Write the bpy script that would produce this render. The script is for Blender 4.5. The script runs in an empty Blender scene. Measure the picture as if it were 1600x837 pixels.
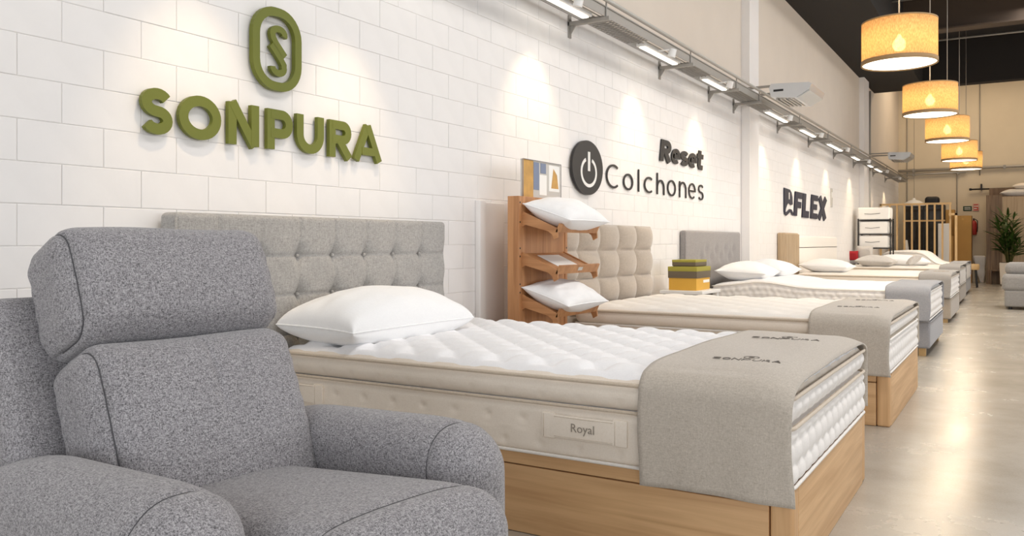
import bpy, math, random
import numpy as np
from mathutils import Vector, Matrix, Euler

random.seed(7)
rng = np.random.default_rng(7)
SC = bpy.context.scene
COL = SC.collection

def s(r, g, b):
    f = lambda v: (v / 255 / 12.92) if v / 255 <= .04045 else ((v / 255 + .055) / 1.055) ** 2.4
    return (f(r), f(g), f(b), 1.0)

# ------------------------------------------------------------------ camera, world, lights, exposure
F_PX, VX, HY = 1300.0, 1590.0, 380.0
cam_d = bpy.data.cameras.new('camera'); cam = bpy.data.objects.new('camera', cam_d); COL.objects.link(cam)
cam_d.sensor_width = 36.0; cam_d.lens = F_PX / 1600 * 36.0
cam_d.shift_y = -(837 / 2 - HY) / 1600
cam_d.clip_start = .05; cam_d.clip_end = 200
cam.location = (2.9, 0.0, 1.05)
cam.rotation_euler = (math.pi / 2, 0, math.atan((VX - 800) / F_PX))
SC.camera = cam
SC.view_settings.view_transform = 'Standard'; SC.view_settings.look = 'None'
SC.view_settings.gamma = 1.0; SC.view_settings.use_curve_mapping = False
SC.view_settings.exposure = 0.25

W = bpy.data.worlds.new('World'); SC.world = W; W.use_nodes = True
W.node_tree.nodes['Background'].inputs[0].default_value = (.85, .93, 1, 1)
W.node_tree.nodes['Background'].inputs[1].default_value = .6

def area(name, loc, rot, sx, sy, power, col):
    d = bpy.data.lights.new(name, 'AREA'); d.shape = 'RECTANGLE'; d.size = sx; d.size_y = sy
    d.energy = power; d.color = col
    o = bpy.data.objects.new(name, d); COL.objects.link(o); o.location = loc; o.rotation_euler = rot
    return o
R90 = math.pi / 2
DAY = (.95, .975, 1.0)
area('daylight_fill_front', (4.4, -4.85, 1.95), (R90, 0, 0), 7.6, 3.3, 175, DAY)  # unseen area light added behind the camera as daylight fill
area('daylight_fill_near', (8.8, 4.0, 2.3), (0, R90, 0), 2.6, 9.0, 120, DAY)  # added out of view on the right as daylight fill for the near beds
area('daylight_side_far', (8.8, 15.0, 2.3), (0, R90, 0), 2.6, 11.0, 120, (1.0, .93, .86))  # warm-tinted fill added out of view along the far right side
for i, yy in enumerate((2.0, 6.5, 11.0, 15.5)):
    area('overhead_fill_light', (3.6, yy, 5.2), (0, 0, 0), 1.4, 3.2, 95, (1.0, .965, .93))  # area lights added overhead for soft top light; no fixtures modelled
area('rear_fill_light', (2.2, 23.6, 5.7), (0, 0, 0), 3.5, 2.0, 70, (1.0, .80, .56))  # warm fill added to brighten the back wall; no fixture modelled

# ------------------------------------------------------------------ materials
MATS = {}
def new_mat(name):
    m = bpy.data.materials.new(name); m.use_nodes = True; MATS[name] = m
    nt = m.node_tree; b = nt.nodes['Principled BSDF']
    return m, nt, b
def setn(b, **k):
    for a, v in k.items():
        b.inputs[a.replace('_', ' ')].default_value = v
def plain(name, col, rough=.6, metal=0.0, noise=.0, nscale=20, bump=0.0):
    m, nt, b = new_mat(name); setn(b, Base_Color=col, Roughness=rough, Metallic=metal)
    if noise or bump:
        tc = nt.nodes.new('ShaderNodeTexCoord'); n = nt.nodes.new('ShaderNodeTexNoise')
        n.inputs['Scale'].default_value = nscale; n.inputs['Detail'].default_value = 4
        nt.links.new(tc.outputs['Object'], n.inputs['Vector'])
        if noise:
            r = nt.nodes.new('ShaderNodeValToRGB'); e = r.color_ramp.elements
            e[0].position = .3; e[1].position = .7
            e[0].color = tuple(c * (1 - noise) for c in col[:3]) + (1,); e[1].color = tuple(min(1, c * (1 + noise)) for c in col[:3]) + (1,)
            nt.links.new(n.outputs['Fac'], r.inputs['Fac']); nt.links.new(r.outputs['Color'], b.inputs['Base Color'])
        if bump:
            bp = nt.nodes.new('ShaderNodeBump'); bp.inputs['Strength'].default_value = bump; bp.inputs['Distance'].default_value = .004
            nt.links.new(n.outputs['Fac'], bp.inputs['Height']); nt.links.new(bp.outputs['Normal'], b.inputs['Normal'])
    return m
def fabric(name, dark, light, scale=150, bump=.35, rough=.9, sheen=.25, lo=.32, hi=.68, dist=.003):
    """woven cloth: two crossing stretched noises pick between two yarn tones"""
    m, nt, b = new_mat(name); setn(b, Roughness=rough); b.inputs['Sheen Weight'].default_value = sheen
    b.inputs['Specular IOR Level'].default_value = .2
    tc = nt.nodes.new('ShaderNodeTexCoord')
    outs = []
    for st in ((.28, 1, 1), (1, .28, 1), (1, 1, .28)):
        mp = nt.nodes.new('ShaderNodeMapping'); mp.inputs['Scale'].default_value = tuple(scale * q for q in st)
        n = nt.nodes.new('ShaderNodeTexNoise'); n.inputs['Scale'].default_value = 1; n.inputs['Detail'].default_value = 2.5
        n.inputs['Distortion'].default_value = .8
        nt.links.new(tc.outputs['Object'], mp.inputs['Vector']); nt.links.new(mp.outputs['Vector'], n.inputs['Vector'])
        outs.append(n.outputs['Fac'])
    def mth(op, a, c):
        q = nt.nodes.new('ShaderNodeMath'); q.operation = op
        for i, v in enumerate((a, c)):
            if isinstance(v, float): q.inputs[i].default_value = v
            else: nt.links.new(v, q.inputs[i])
        return q.outputs[0]
    mx = mth('MAXIMUM', mth('MAXIMUM', outs[0], outs[1]), outs[2]); mn = mth('MINIMUM', mth('MINIMUM', outs[0], outs[1]), outs[2])
    f = mth('MULTIPLY', mth('ADD', mx, mn), .5)
    r = nt.nodes.new('ShaderNodeValToRGB'); e = r.color_ramp.elements
    e[0].position = lo; e[1].position = hi; e[0].color = dark; e[1].color = light
    nt.links.new(f, r.inputs['Fac']); nt.links.new(r.outputs['Color'], b.inputs['Base Color'])
    bp = nt.nodes.new('ShaderNodeBump'); bp.inputs['Strength'].default_value = bump; bp.inputs['Distance'].default_value = dist
    nt.links.new(f, bp.inputs['Height']); nt.links.new(bp.outputs['Normal'], b.inputs['Normal'])
    return m
def wood(name, dark, light, axis, rough=.5, scale=1.0):
    m, nt, b = new_mat(name); setn(b, Roughness=rough)
    tc = nt.nodes.new('ShaderNodeTexCoord'); mp = nt.nodes.new('ShaderNodeMapping')
    sc = [26 * scale] * 3; sc[axis] = 1.3 * scale; mp.inputs['Scale'].default_value = sc
    n = nt.nodes.new('ShaderNodeTexNoise'); n.inputs['Scale'].default_value = 1; n.inputs['Detail'].default_value = 6; n.inputs['Distortion'].default_value = .9
    n2 = nt.nodes.new('ShaderNodeTexNoise'); n2.inputs['Scale'].default_value = 7; n2.inputs['Detail'].default_value = 3
    mix = nt.nodes.new('ShaderNodeMath'); mix.operation = 'MULTIPLY_ADD'; mix.inputs[1].default_value = .16
    nt.links.new(tc.outputs['Object'], mp.inputs['Vector']); nt.links.new(mp.outputs['Vector'], n.inputs['Vector'])
    mp2 = nt.nodes.new('ShaderNodeMapping'); sc2 = [160 * scale] * 3; sc2[axis] = 3; mp2.inputs['Scale'].default_value = sc2
    nt.links.new(tc.outputs['Object'], mp2.inputs['Vector']); nt.links.new(mp2.outputs['Vector'], n2.inputs['Vector']); n2.inputs['Scale'].default_value = 1
    nt.links.new(n2.outputs['Fac'], mix.inputs[0]); nt.links.new(n.outputs['Fac'], mix.inputs[2])
    r = nt.nodes.new('ShaderNodeValToRGB'); e = r.color_ramp.elements
    e[0].position = .38; e[1].position = .78; e[0].color = dark; e[1].color = light
    nt.links.new(mix.outputs[0], r.inputs['Fac']); nt.links.new(r.outputs['Color'], b.inputs['Base Color'])
    bp = nt.nodes.new('ShaderNodeBump'); bp.inputs['Strength'].default_value = .08; bp.inputs['Distance'].default_value = .002
    nt.links.new(mix.outputs[0], bp.inputs['Height']); nt.links.new(bp.outputs['Normal'], b.inputs['Normal'])
    return m
def emit(name, col, strength):
    m, nt, b = new_mat(name); setn(b, Base_Color=col); b.inputs['Emission Color'].default_value = col; b.inputs['Emission Strength'].default_value = strength
    return m

chair_fab = fabric('chair_fabric', s(88, 86, 89), s(188, 185, 188), 420, .6, lo=.40, hi=.61)
hb1_fab = fabric('headboard_linen', s(134, 131, 128), s(190, 187, 183), 190, .3)
runner_fab = fabric('taupe_felt', s(168, 158, 146), s(205, 196, 184), 260, .25)
runner_grey = fabric('grey_felt', s(138, 138, 142), s(166, 166, 170), 200, .2)
runner_taupe = fabric('taupe_grey_felt', s(142, 138, 134), s(168, 163, 158), 200, .2)
base_grey = fabric('grey_upholstery', s(132, 131, 134), s(158, 157, 160), 200, .2)
base_taupe = fabric('taupe_upholstery', s(150, 139, 126), s(178, 166, 151), 200, .2)
velvet = fabric('beige_velvet', s(172, 159, 145), s(188, 175, 161), 70, .08, sheen=.5)
hb3_fab = fabric('grey_velvet', s(142, 137, 135), s(162, 157, 155), 90, .1)
sofa_fab = fabric('sofa_fabric', s(132, 129, 127), s(160, 157, 154), 90, .2)
mat_top = fabric('mattress_white', s(238, 237, 238), s(250, 249, 250), 300, .05, sheen=.1)
mat_foot = fabric('mattress_border_white', s(233, 228, 223), s(244, 240, 236), 300, .08, sheen=.1)
mat_side = fabric('mattress_border_beige', s(230, 218, 203), s(241, 231, 218), 300, .12, sheen=.1)
mat_cream = fabric('mattress_cream', s(236, 230, 222), s(248, 243, 236), 300, .06, sheen=.1)
piping_m = fabric('piping_cord', s(190, 174, 155), s(214, 200, 182), 300, .2)
piping_w = fabric('piping_cord_white', s(226, 220, 213), s(240, 236, 230), 300, .2)
pillow_m = fabric('pillow_cotton', s(243, 243, 244), s(252, 252, 252), 260, .06, sheen=.1)
cush_grey = fabric('cushion_grey', s(200, 195, 190), s(220, 215, 209), 120, .15)
cush_red = plain('cushion_red', s(170, 30, 38), .8)
oak_x = wood('oak_grain_x', s(196, 153, 107), s(222, 181, 133), 0)
oak_y = wood('oak_grain_y', s(198, 157, 112), s(223, 184, 138), 1)
oak_z = wood('oak_grain_z', s(196, 153, 107), s(222, 181, 133), 2)
rack_wood = wood('rack_wood', s(164, 112, 70), s(196, 143, 96), 2)
rack_wood_x = wood('rack_shelf_wood', s(164, 112, 70), s(200, 147, 100), 0)
dark_wood = wood('dark_wood', s(92, 72, 54), s(140, 114, 88), 2)
pine = wood('pine', s(206, 166, 112), s(232, 198, 146), 2)
pine_x = wood('pine_x', s(206, 166, 112), s(232, 198, 146), 0)
flute_m = wood('fluted_oak', s(170, 146, 116), s(196, 172, 141), 2)
wall_m = plain('wall_paint', s(236, 232, 229), .75, noise=.02, nscale=3, bump=.08)
block_m = plain('block_paint', s(238, 235, 233), .7, noise=.015, nscale=8, bump=.35)
plaster_m = plain('plaster_paint', s(222, 211, 198), .8, noise=.02, nscale=2)
back_m = plain('back_wall_paint', s(220, 206, 182), .8, noise=.03, nscale=1.5)
ceil_m = plain('ceiling_black', s(30, 25, 22), .9)
beam_m = plain('beam_brown', s(72, 58, 46), .8)
galv = plain('galvanised_steel', s(182, 178, 172), .42, .4)
galv_d = plain('grey_steel', s(158, 154, 148), .5, .3)
white_m = plain('white_enamel', s(232, 231, 229), .4)
silver = plain('silver_plastic', s(206, 208, 210), .3, .35)
black_m = plain('black_plastic', s(26, 25, 26), .5)
black_sign = plain('black_acrylic', s(34, 33, 35), .5)
navy = plain('navy_acrylic', s(33, 36, 58), .5)
olive = plain('olive_acrylic', s(106, 112, 24), .45)
thread = plain('dark_thread', s(118, 112, 105), .8)
label_m = plain('label_grey', s(150, 140, 128), .8)
mustard = plain('mustard_card', s(216, 166, 62), .6, noise=.02, nscale=10)
olive_card = plain('olive_card', s(160, 152, 58), .6)
brown_card = plain('brown_card', s(104, 92, 74), .6)
cardboard = plain('cardboard', s(190, 146, 82), .8, noise=.05, nscale=3)
brass = plain('brass_leg', s(190, 158, 110), .4, .3)
pot_m = plain('pot_cream', s(226, 214, 198), .6, noise=.03)
leaf_m = plain('leaf_green', s(58, 84, 30), .45, noise=.25, nscale=6)
stem_m = plain('stem_green', s(92, 92, 46), .6)
soil_m = plain('soil', s(52, 40, 30), .9)
red_m = plain('red_paint', s(176, 50, 40), .5)
red_s = plain('red_sign_print', s(196, 84, 66), .6)
green_s = plain('green_sign_print', s(28, 62, 44), .6)
paper = plain('paper_white', s(240, 238, 234), .6)
steel_blue = plain('brochure_blue', s(120, 132, 158), .5)
bro_grey = plain('brochure_grey', s(196, 192, 186), .5)
bro_gold = plain('brochure_gold', s(196, 150, 78), .5, noise=.15, nscale=14)
clear_m = plain('acrylic_edge', s(150, 150, 152), .15)
mirror_m = plain('dark_glass', s(24, 20, 18), .08)
strip_m = emit('tube_light', (1.0, .93, .80, 1), 2.2)
bulb_m = emit('bulb_glow', (1.0, .86, .62, 1), 45.0)
diff_m = emit('lamp_diffuser', (1.0, .90, .72, 1), 2.6)

def floor_material():
    m, nt, b = new_mat('polished_concrete'); setn(b, Roughness=.28); b.inputs['Specular IOR Level'].default_value = .55
    tc = nt.nodes.new('ShaderNodeTexCoord')
    n = nt.nodes.new('ShaderNodeTexNoise'); n.inputs['Scale'].default_value = 1.6; n.inputs['Detail'].default_value = 8; n.inputs['Roughness'].default_value = .62
    n2 = nt.nodes.new('ShaderNodeTexNoise'); n2.inputs['Scale'].default_value = 120; n2.inputs['Detail'].default_value = 3
    nt.links.new(tc.outputs['Object'], n.inputs['Vector']); nt.links.new(tc.outputs['Object'], n2.inputs['Vector'])
    a = nt.nodes.new('ShaderNodeMath'); a.operation = 'MULTIPLY_ADD'; a.inputs[1].default_value = .3
    nt.links.new(n2.outputs['Fac'], a.inputs[0]); nt.links.new(n.outputs['Fac'], a.inputs[2])
    r = nt.nodes.new('ShaderNodeValToRGB'); e = r.color_ramp.elements
    e[0].position = .42; e[1].position = .92; e[0].color = s(158, 150, 138); e[1].color = s(188, 181, 170)
    nt.links.new(a.outputs[0], r.inputs['Fac']); nt.links.new(r.outputs['Color'], b.inputs['Base Color'])
    rr = nt.nodes.new('ShaderNodeMapRange'); rr.inputs['To Min'].default_value = .15; rr.inputs['To Max'].default_value = .36
    nt.links.new(n.outputs['Fac'], rr.inputs['Value']); nt.links.new(rr.outputs['Result'], b.inputs['Roughness'])
    return m
floor_m = floor_material()
def shade_material():
    m = bpy.data.materials.new('burlap_shade'); m.use_nodes = True; nt = m.node_tree
    for n in list(nt.nodes): nt.nodes.remove(n)
    out = nt.nodes.new('ShaderNodeOutputMaterial'); tc = nt.nodes.new('ShaderNodeTexCoord')
    mp = nt.nodes.new('ShaderNodeMapping'); mp.inputs['Scale'].default_value = (90, 90, 30)
    n = nt.nodes.new('ShaderNodeTexNoise'); n.inputs['Scale'].default_value = 1.5; n.inputs['Detail'].default_value = 3
    nt.links.new(tc.outputs['Object'], mp.inputs['Vector']); nt.links.new(mp.outputs['Vector'], n.inputs['Vector'])
    r = nt.nodes.new('ShaderNodeValToRGB'); e = r.color_ramp.elements
    e[0].position = .35; e[1].position = .7; e[0].color = s(192, 160, 116); e[1].color = s(226, 198, 152)
    nt.links.new(n.outputs['Fac'], r.inputs['Fac'])
    d = nt.nodes.new('ShaderNodeBsdfDiffuse'); t = nt.nodes.new('ShaderNodeBsdfTranslucent'); tr = nt.nodes.new('ShaderNodeBsdfTransparent')
    nt.links.new(r.outputs['Color'], d.inputs['Color']); nt.links.new(r.outputs['Color'], t.inputs['Color'])
    tr.inputs['Color'].default_value = (1, .85, .6, 1)
    m1 = nt.nodes.new('ShaderNodeMixShader'); m1.inputs[0].default_value = .6
    nt.links.new(d.outputs[0], m1.inputs[1]); nt.links.new(t.outputs[0], m1.inputs[2])
    m2 = nt.nodes.new('ShaderNodeMixShader'); m2.inputs[0].default_value = .16
    nt.links.new(m1.outputs[0], m2.inputs[1]); nt.links.new(tr.outputs[0], m2.inputs[2])
    nt.links.new(m2.outputs[0], out.inputs['Surface'])
    return m
shade_m = shade_material()

# ------------------------------------------------------------------ mesh helpers
def rbox_data(half, r, n, k=3):
    h = np.array(half, float); r = min(r, h.min() * .999)
    ax = []
    for i in range(3):
        inner = h[i] - r
        e = [r * math.tan(j / k * math.pi / 4) for j in range(k + 1)]
        left = [-(inner + q) for q in reversed(e)]
        mid = [-inner + 2 * inner * j / n[i] for j in range(1, n[i])] if inner > 1e-6 else []
        right = [inner + q for q in e]
        a = left + mid + right
        b = [a[0]]
        for q in a[1:]:
            if q - b[-1] > 1e-7: b.append(q)
        ax.append(np.array(b))
    V = []; Fc = []; base = 0
    for i in range(3):
        a, b = (i + 1) % 3, (i + 2) % 3
        for sg in (-1, 1):
            A, B = np.meshgrid(ax[a], ax[b], indexing='ij')
            P = np.zeros(A.shape + (3,)); P[..., a] = A; P[..., b] = B; P[..., i] = sg * h[i]
            na, nb = A.shape; V.append(P.reshape(-1, 3))
            idx = np.arange(na * nb).reshape(na, nb) + base; base += na * nb
            q = np.stack([idx[:-1, :-1], idx[1:, :-1], idx[1:, 1:], idx[:-1, 1:]], -1).reshape(-1, 4)
            Fc.append(q if sg > 0 else q[:, ::-1])
    V = np.concatenate(V); Fc = np.concatenate(Fc)
    key = np.round(V * 1e6).astype(np.int64)
    _, first, inv = np.unique(key, axis=0, return_index=True, return_inverse=True)
    inv = inv.reshape(-1)
    V = V[first]; Fc = inv[Fc]
    inn = h - r
    Q = np.clip(V, -inn, inn); D = V - Q; L = np.linalg.norm(D, axis=1, keepdims=True); D = D / L
    return Q + D * r, D, Fc

class MB:
    def __init__(self): self.v = []; self.f = []; self.m = []; self.sm = []
    def add(self, V, F, mi=0, smooth=True, M=None):
        b = len(self.v)
        if M is not None:
            V = [tuple(M @ Vector(p)) for p in V]
        self.v.extend([tuple(map(float, p)) for p in V])
        for i, f in enumerate(F):
            self.f.append(tuple(int(q) + b for q in f)); self.m.append(mi if not hasattr(mi, '__len__') else int(mi[i])); self.sm.append(smooth)
        return self
    def box(self, x0, x1, y0, y1, z0, z1, mi=0, M=None):
        V = [(x0, y0, z0), (x1, y0, z0), (x1, y1, z0), (x0, y1, z0), (x0, y0, z1), (x1, y0, z1), (x1, y1, z1), (x0, y1, z1)]
        return self.add(V, [(0, 3, 2, 1), (4, 5, 6, 7), (0, 1, 5, 4), (1, 2, 6, 5), (2, 3, 7, 6), (3, 0, 4, 7)], mi, False, M)
    def rbox(self, c, half, r=.01, n=(1, 1, 1), k=2, fn=None, M=None, mi=0, mfn=None):
        V, D, F = rbox_data(half, r, n, k)
        mis = mi
        if mfn is not None:
            fc = V[F].mean(1); fd = D[F].mean(1); mis = mfn(fc, fd)
        if fn is not None: V = fn(V.copy(), D)
        V = V + np.array(c)
        return self.add(V, F, mis, True, M)
    def cyl(self, p0, p1, r0, r1=None, n=16, caps=True, mi=0):
        r1 = r0 if r1 is None else r1
        p0, p1 = Vector(p0), Vector(p1); d = (p1 - p0).normalized()
        a = d.orthogonal().normalized(); b = d.cross(a)
        V = []
        for p, r in ((p0, r0), (p1, r1)):
            for i in range(n):
                t = 2 * math.pi * i / n; V.append(p + (a * math.cos(t) + b * math.sin(t)) * r)
        F = [(i, (i + 1) % n, n + (i + 1) % n, n + i) for i in range(n)]
        self.add(V, F, mi, True)
        if caps:
            self.add(V[:n], [tuple(reversed(range(n)))], mi, False); self.add(V[n:], [tuple(range(n))], mi, False)
        return self
    def tube(self, pts, r, n=8, closed=False, mi=0):
        P = [Vector(p) for p in pts]; m = len(P); V = []; up = None
        for i in range(m):
            if closed: d = P[(i + 1) % m] - P[i - 1]
            else: d = P[min(i + 1, m - 1)] - P[max(i - 1, 0)]
            d.normalize()
            if up is None: up = d.orthogonal().normalized()
            up = (up - d * up.dot(d))
            up = up.normalized() if up.length > 1e-6 else d.orthogonal().normalized()
            b = d.cross(up); rr = r[i] if hasattr(r, '__len__') else r
            for j in range(n):
                t = 2 * math.pi * j / n; V.append(P[i] + (up * math.cos(t) + b * math.sin(t)) * rr)
        F = []
        for i in range(m if closed else m - 1):
            i2 = (i + 1) % m
            for j in range(n): F.append((i * n + j, i * n + (j + 1) % n, i2 * n + (j + 1) % n, i2 * n + j))
        if not closed: F += [tuple(reversed(range(n))), tuple(range((m - 1) * n, m * n))]
        return self.add(V, F, mi, True)
    def prism(self, poly, axis, a0, a1, mi=0, smooth=False):
        """poly: 2D points in the two remaining axes (cyclic order), extruded along axis"""
        n = len(poly)
        def mk(p, a):
            q = [0, 0, 0]; q[axis] = a; q[(axis + 1) % 3] = p[0]; q[(axis + 2) % 3] = p[1]; return tuple(q)
        V = [mk(p, a0) for p in poly] + [mk(p, a1) for p in poly]
        self.add(V, [tuple(reversed(range(n))), tuple(range(n, 2 * n))], mi, False)
        return self.add(V, [(i, (i + 1) % n, n + (i + 1) % n, n + i) for i in range(n)], mi, smooth)
    def lathe(self, prof, c=(0, 0, 0), n=24, mi=0):
        V = []
        for (r, z) in prof:
            for i in range(n):
                t = 2 * math.pi * i / n; V.append((c[0] + r * math.cos(t), c[1] + r * math.sin(t), c[2] + z))
        F = []
        for j in range(len(prof) - 1):
            for i in range(n): F.append((j * n + i, j * n + (i + 1) % n, (j + 1) * n + (i + 1) % n, (j + 1) * n + i))
        return self.add(V, F, mi, True)
    def build(self, name, mats, parent=None, loc=None):
        me = bpy.data.meshes.new(name); me.from_pydata(self.v, [], self.f); me.update()
        mats = mats if isinstance(mats, (list, tuple)) else [mats]
        for m in mats: me.materials.append(m)
        me.polygons.foreach_set('material_index', self.m); me.polygons.foreach_set('use_smooth', self.sm); me.update()
        o = bpy.data.objects.new(name, me); COL.objects.link(o)
        if parent is not None: o.parent = parent
        if loc is not None: o.location = loc
        return o

def tag(o, label, cat, group=None):
    o['label'] = label; o['category'] = cat
    if group: o['group'] = group
    return o
def thing(name, label, cat, loc=(0, 0, 0), rz=0.0, group=None):
    o = bpy.data.objects.new(name, None); COL.objects.link(o); o.location = loc; o.rotation_euler = (0, 0, rz)
    return tag(o, label, cat, group)
def struct(name, mb, mat, parent=None):
    o = mb.build(name, mat, parent)
    if parent is None: o['kind'] = 'structure'
    return o

# ------------------------------------------------------------------ room shell
CEIL, YB, BACK, XR, YF = 4.6, 21.3, 26.0, 9.0, -5.0
struct('floor', MB().box(-.2, XR + .2, YF - .2, BACK + .2, -.1, 0), floor_m)
wl = struct('wall_left', MB().box(-.2, -.004, YF, BACK, 0, 2.78).box(-.2, -.002, YF, BACK, 2.78, 6.0, 1), [wall_m, plaster_m])
struct('wall_back', MB().box(-.2, XR, BACK, BACK + .2, 0, 6.0), back_m)
struct('wall_right', MB().box(XR, XR + .2, YF, BACK, 0, .9).box(XR, XR + .2, YF, BACK, 3.7, 6.0).box(XR, XR + .2, YF, -.6, .9, 3.7)
       .box(XR, XR + .2, 8.6, 9.4, .9, 3.7).box(XR, XR + .2, 20.6, BACK, .9, 3.7), wall_m)
struct('wall_front', MB().box(-.2, .5, YF - .2, YF, 0, 6).box(8.3, XR, YF - .2, YF, 0, 6).box(.5, 8.3, YF - .2, YF, 3.7, 6).box(.5, 8.3, YF - .2, YF, 0, .2), wall_m)
struct('ceiling', MB().box(-.2, 1.06, YF, YB, CEIL, 5.6).box(1.06, XR, YF, YB, 5.6, 5.8).box(1.06, XR, YB - .3, YB, CEIL, 5.6), ceil_m)
struct('ceiling_rear', MB().box(-.2, XR, YB, BACK, 6.0, 6.2), plaster_m)
for (yy, h0) in ((17.2, 4.95), (12.2, 4.95)):
    b = MB(); b.box(1.06, XR, yy - .16, yy + .16, h0, h0 + .03).box(1.06, XR, yy - .012, yy + .012, h0 + .03, 5.57).box(1.06, XR, yy - .16, yy + .16, 5.57, 5.6)
    struct('trim_4' if yy > 15 else 'trim_5', b, beam_m)
# pilasters
struct('trim_1', MB().box(-.001, .1, 10.2, 10.62, 0, CEIL), wall_m)
struct('trim_2', MB().box(-.001, .1, 19.1, 19.75, 0, CEIL), wall_m)
# pale boxed-in pipe run on the wall by the pillow rack
struct('trim_3', MB().rbox((.02, 4.36, .66), (.02, .035, .66), .006).rbox((.01, 4.52, .655), (.01, .12, .655), .004), wall_m)
# concrete blocks
BW, BH, ZT = .313, .1448, 2.775
def block_mesh():
    g = .0012; d = .006; e = .0022
    y1, z1 = BW / 2 - g, BH / 2 - g
    V = [(-d, -y1, -z1), (-d, y1, -z1), (-d, y1, z1), (-d, -y1, z1), (-.0012, -y1, -z1), (-.0012, y1, -z1), (-.0012, y1, z1), (-.0012, -y1, z1),
         (0, -y1 + e, -z1 + e), (0, y1 - e, -z1 + e), (0, y1 - e, z1 - e), (0, -y1 + e, z1 - e)]
    F = [(8, 9, 10, 11)]
    for i in range(4):
        j = (i + 1) % 4; F += [(i, j, 4 + j, 4 + i), (4 + i, 4 + j, 8 + j, 8 + i)]
    return V, F
bv, bf = block_mesh()
bm_ = bpy.data.meshes.new('block'); bm_.from_pydata(bv, [], bf); bm_.materials.append(block_m)
cand = []
z = 1.33 - 9 * BH; row = 0
rows = [1.33 + BH * k for k in range(-9, 10)]
for ri, z0 in enumerate(rows):
    if z0 + BH > ZT + .01: continue
    off = 1.54 if (ri - 9) % 2 == 0 else 1.695
    y = off - BW * 8
    while y < 25.9:
        yc = y + BW / 2
        if y > -.5 and not any(a - BW / 2 < yc < b + BW / 2 for a, b in ((10.2, 10.62), (19.1, 19.75))):
            cand.append((yc, z0 + BH / 2))
        y += BW
def px_size(c):
    yc, zc = c
    dep = 2.9 * math.sin(cam.rotation_euler.z) + yc * math.cos(cam.rotation_euler.z)
    u = 800 + F_PX * (-2.9 * math.cos(cam.rotation_euler.z) + yc * math.sin(cam.rotation_euler.z)) / dep
    v = HY - F_PX * (zc - 1.05) / dep
    vis = u > -60 and -40 < v < 480 and zc > .55
    return (1.0 / dep ** 2) if vis else 0
cand.sort(key=lambda c: -px_size(c))
rest = MB()
for i, (yc, zc) in enumerate(cand):
    if i < 300:
        o = bpy.data.objects.new('block', bm_); COL.objects.link(o); o.parent = wl
        o.location = (random.uniform(-.0008, .0008), yc, zc)
    else:
        rest.add([(p[0], p[1] + yc, p[2] + zc) for p in bv], bf, 0, False)
rb = rest.build('block_courses', block_m, wl); rb['kind'] = 'stuff'

# ------------------------------------------------------------------ lettering
def offset_poly(pts, w, closed):
    P = [np.array(pts[0], float)]
    for p in pts[1:]:
        if math.hypot(p[0] - P[-1][0], p[1] - P[-1][1]) > 1e-5: P.append(np.array(p, float))
    n = len(P); L = []; Rr = []
    for i in range(n):
        if closed: a, b = P[i] - P[i - 1], P[(i + 1) % n] - P[i]
        else:
            a = P[i] - P[i - 1] if i > 0 else P[1] - P[0]; b = P[i + 1] - P[i] if i < n - 1 else P[-1] - P[-2]
        a = a / np.linalg.norm(a); b = b / np.linalg.norm(b)
        na = np.array([-a[1], a[0]]); nb = np.array([-b[1], b[0]]); m = na + nb; m = m / np.linalg.norm(m)
        q = w / 2 / max(.35, m @ na)
        L.append(P[i] + m * q); Rr.append(P[i] - m * q)
    return L, Rr
def stroke(mb, pts, w, x0, x1, closed=False, fmap=None):
    """ribbon of width w along 2D points (y, z), standing from x0 to x1"""
    fm = fmap or (lambda u, v, d: (d, u, v))
    L, Rr = offset_poly(pts, w, closed); n = len(L); V = []
    for i in range(n):
        V += [fm(*L[i], x1), fm(*Rr[i], x1), fm(*L[i], x0), fm(*Rr[i], x0)]
    F = []
    for i in range(n if closed else n - 1):
        a, b = 4 * i, 4 * ((i + 1) % n)
        F += [(a, b, b + 1, a + 1), (a + 2, a + 3, b + 3, b + 2), (a, a + 2, b + 2, b), (a + 1, b + 1, b + 3, a + 3)]
    if not closed: F += [(0, 1, 3, 2), (4 * n - 4, 4 * n - 2, 4 * n - 1, 4 * n - 3)]
    mb.add(V, F, 0, False)
def arc(cx, cy, rx, ry, a0, a1, n=14):
    return [(cx + rx * math.cos(math.radians(a0 + (a1 - a0) * i / n)), cy + ry * math.sin(math.radians(a0 + (a1 - a0) * i / n))) for i in range(n + 1)]
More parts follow.
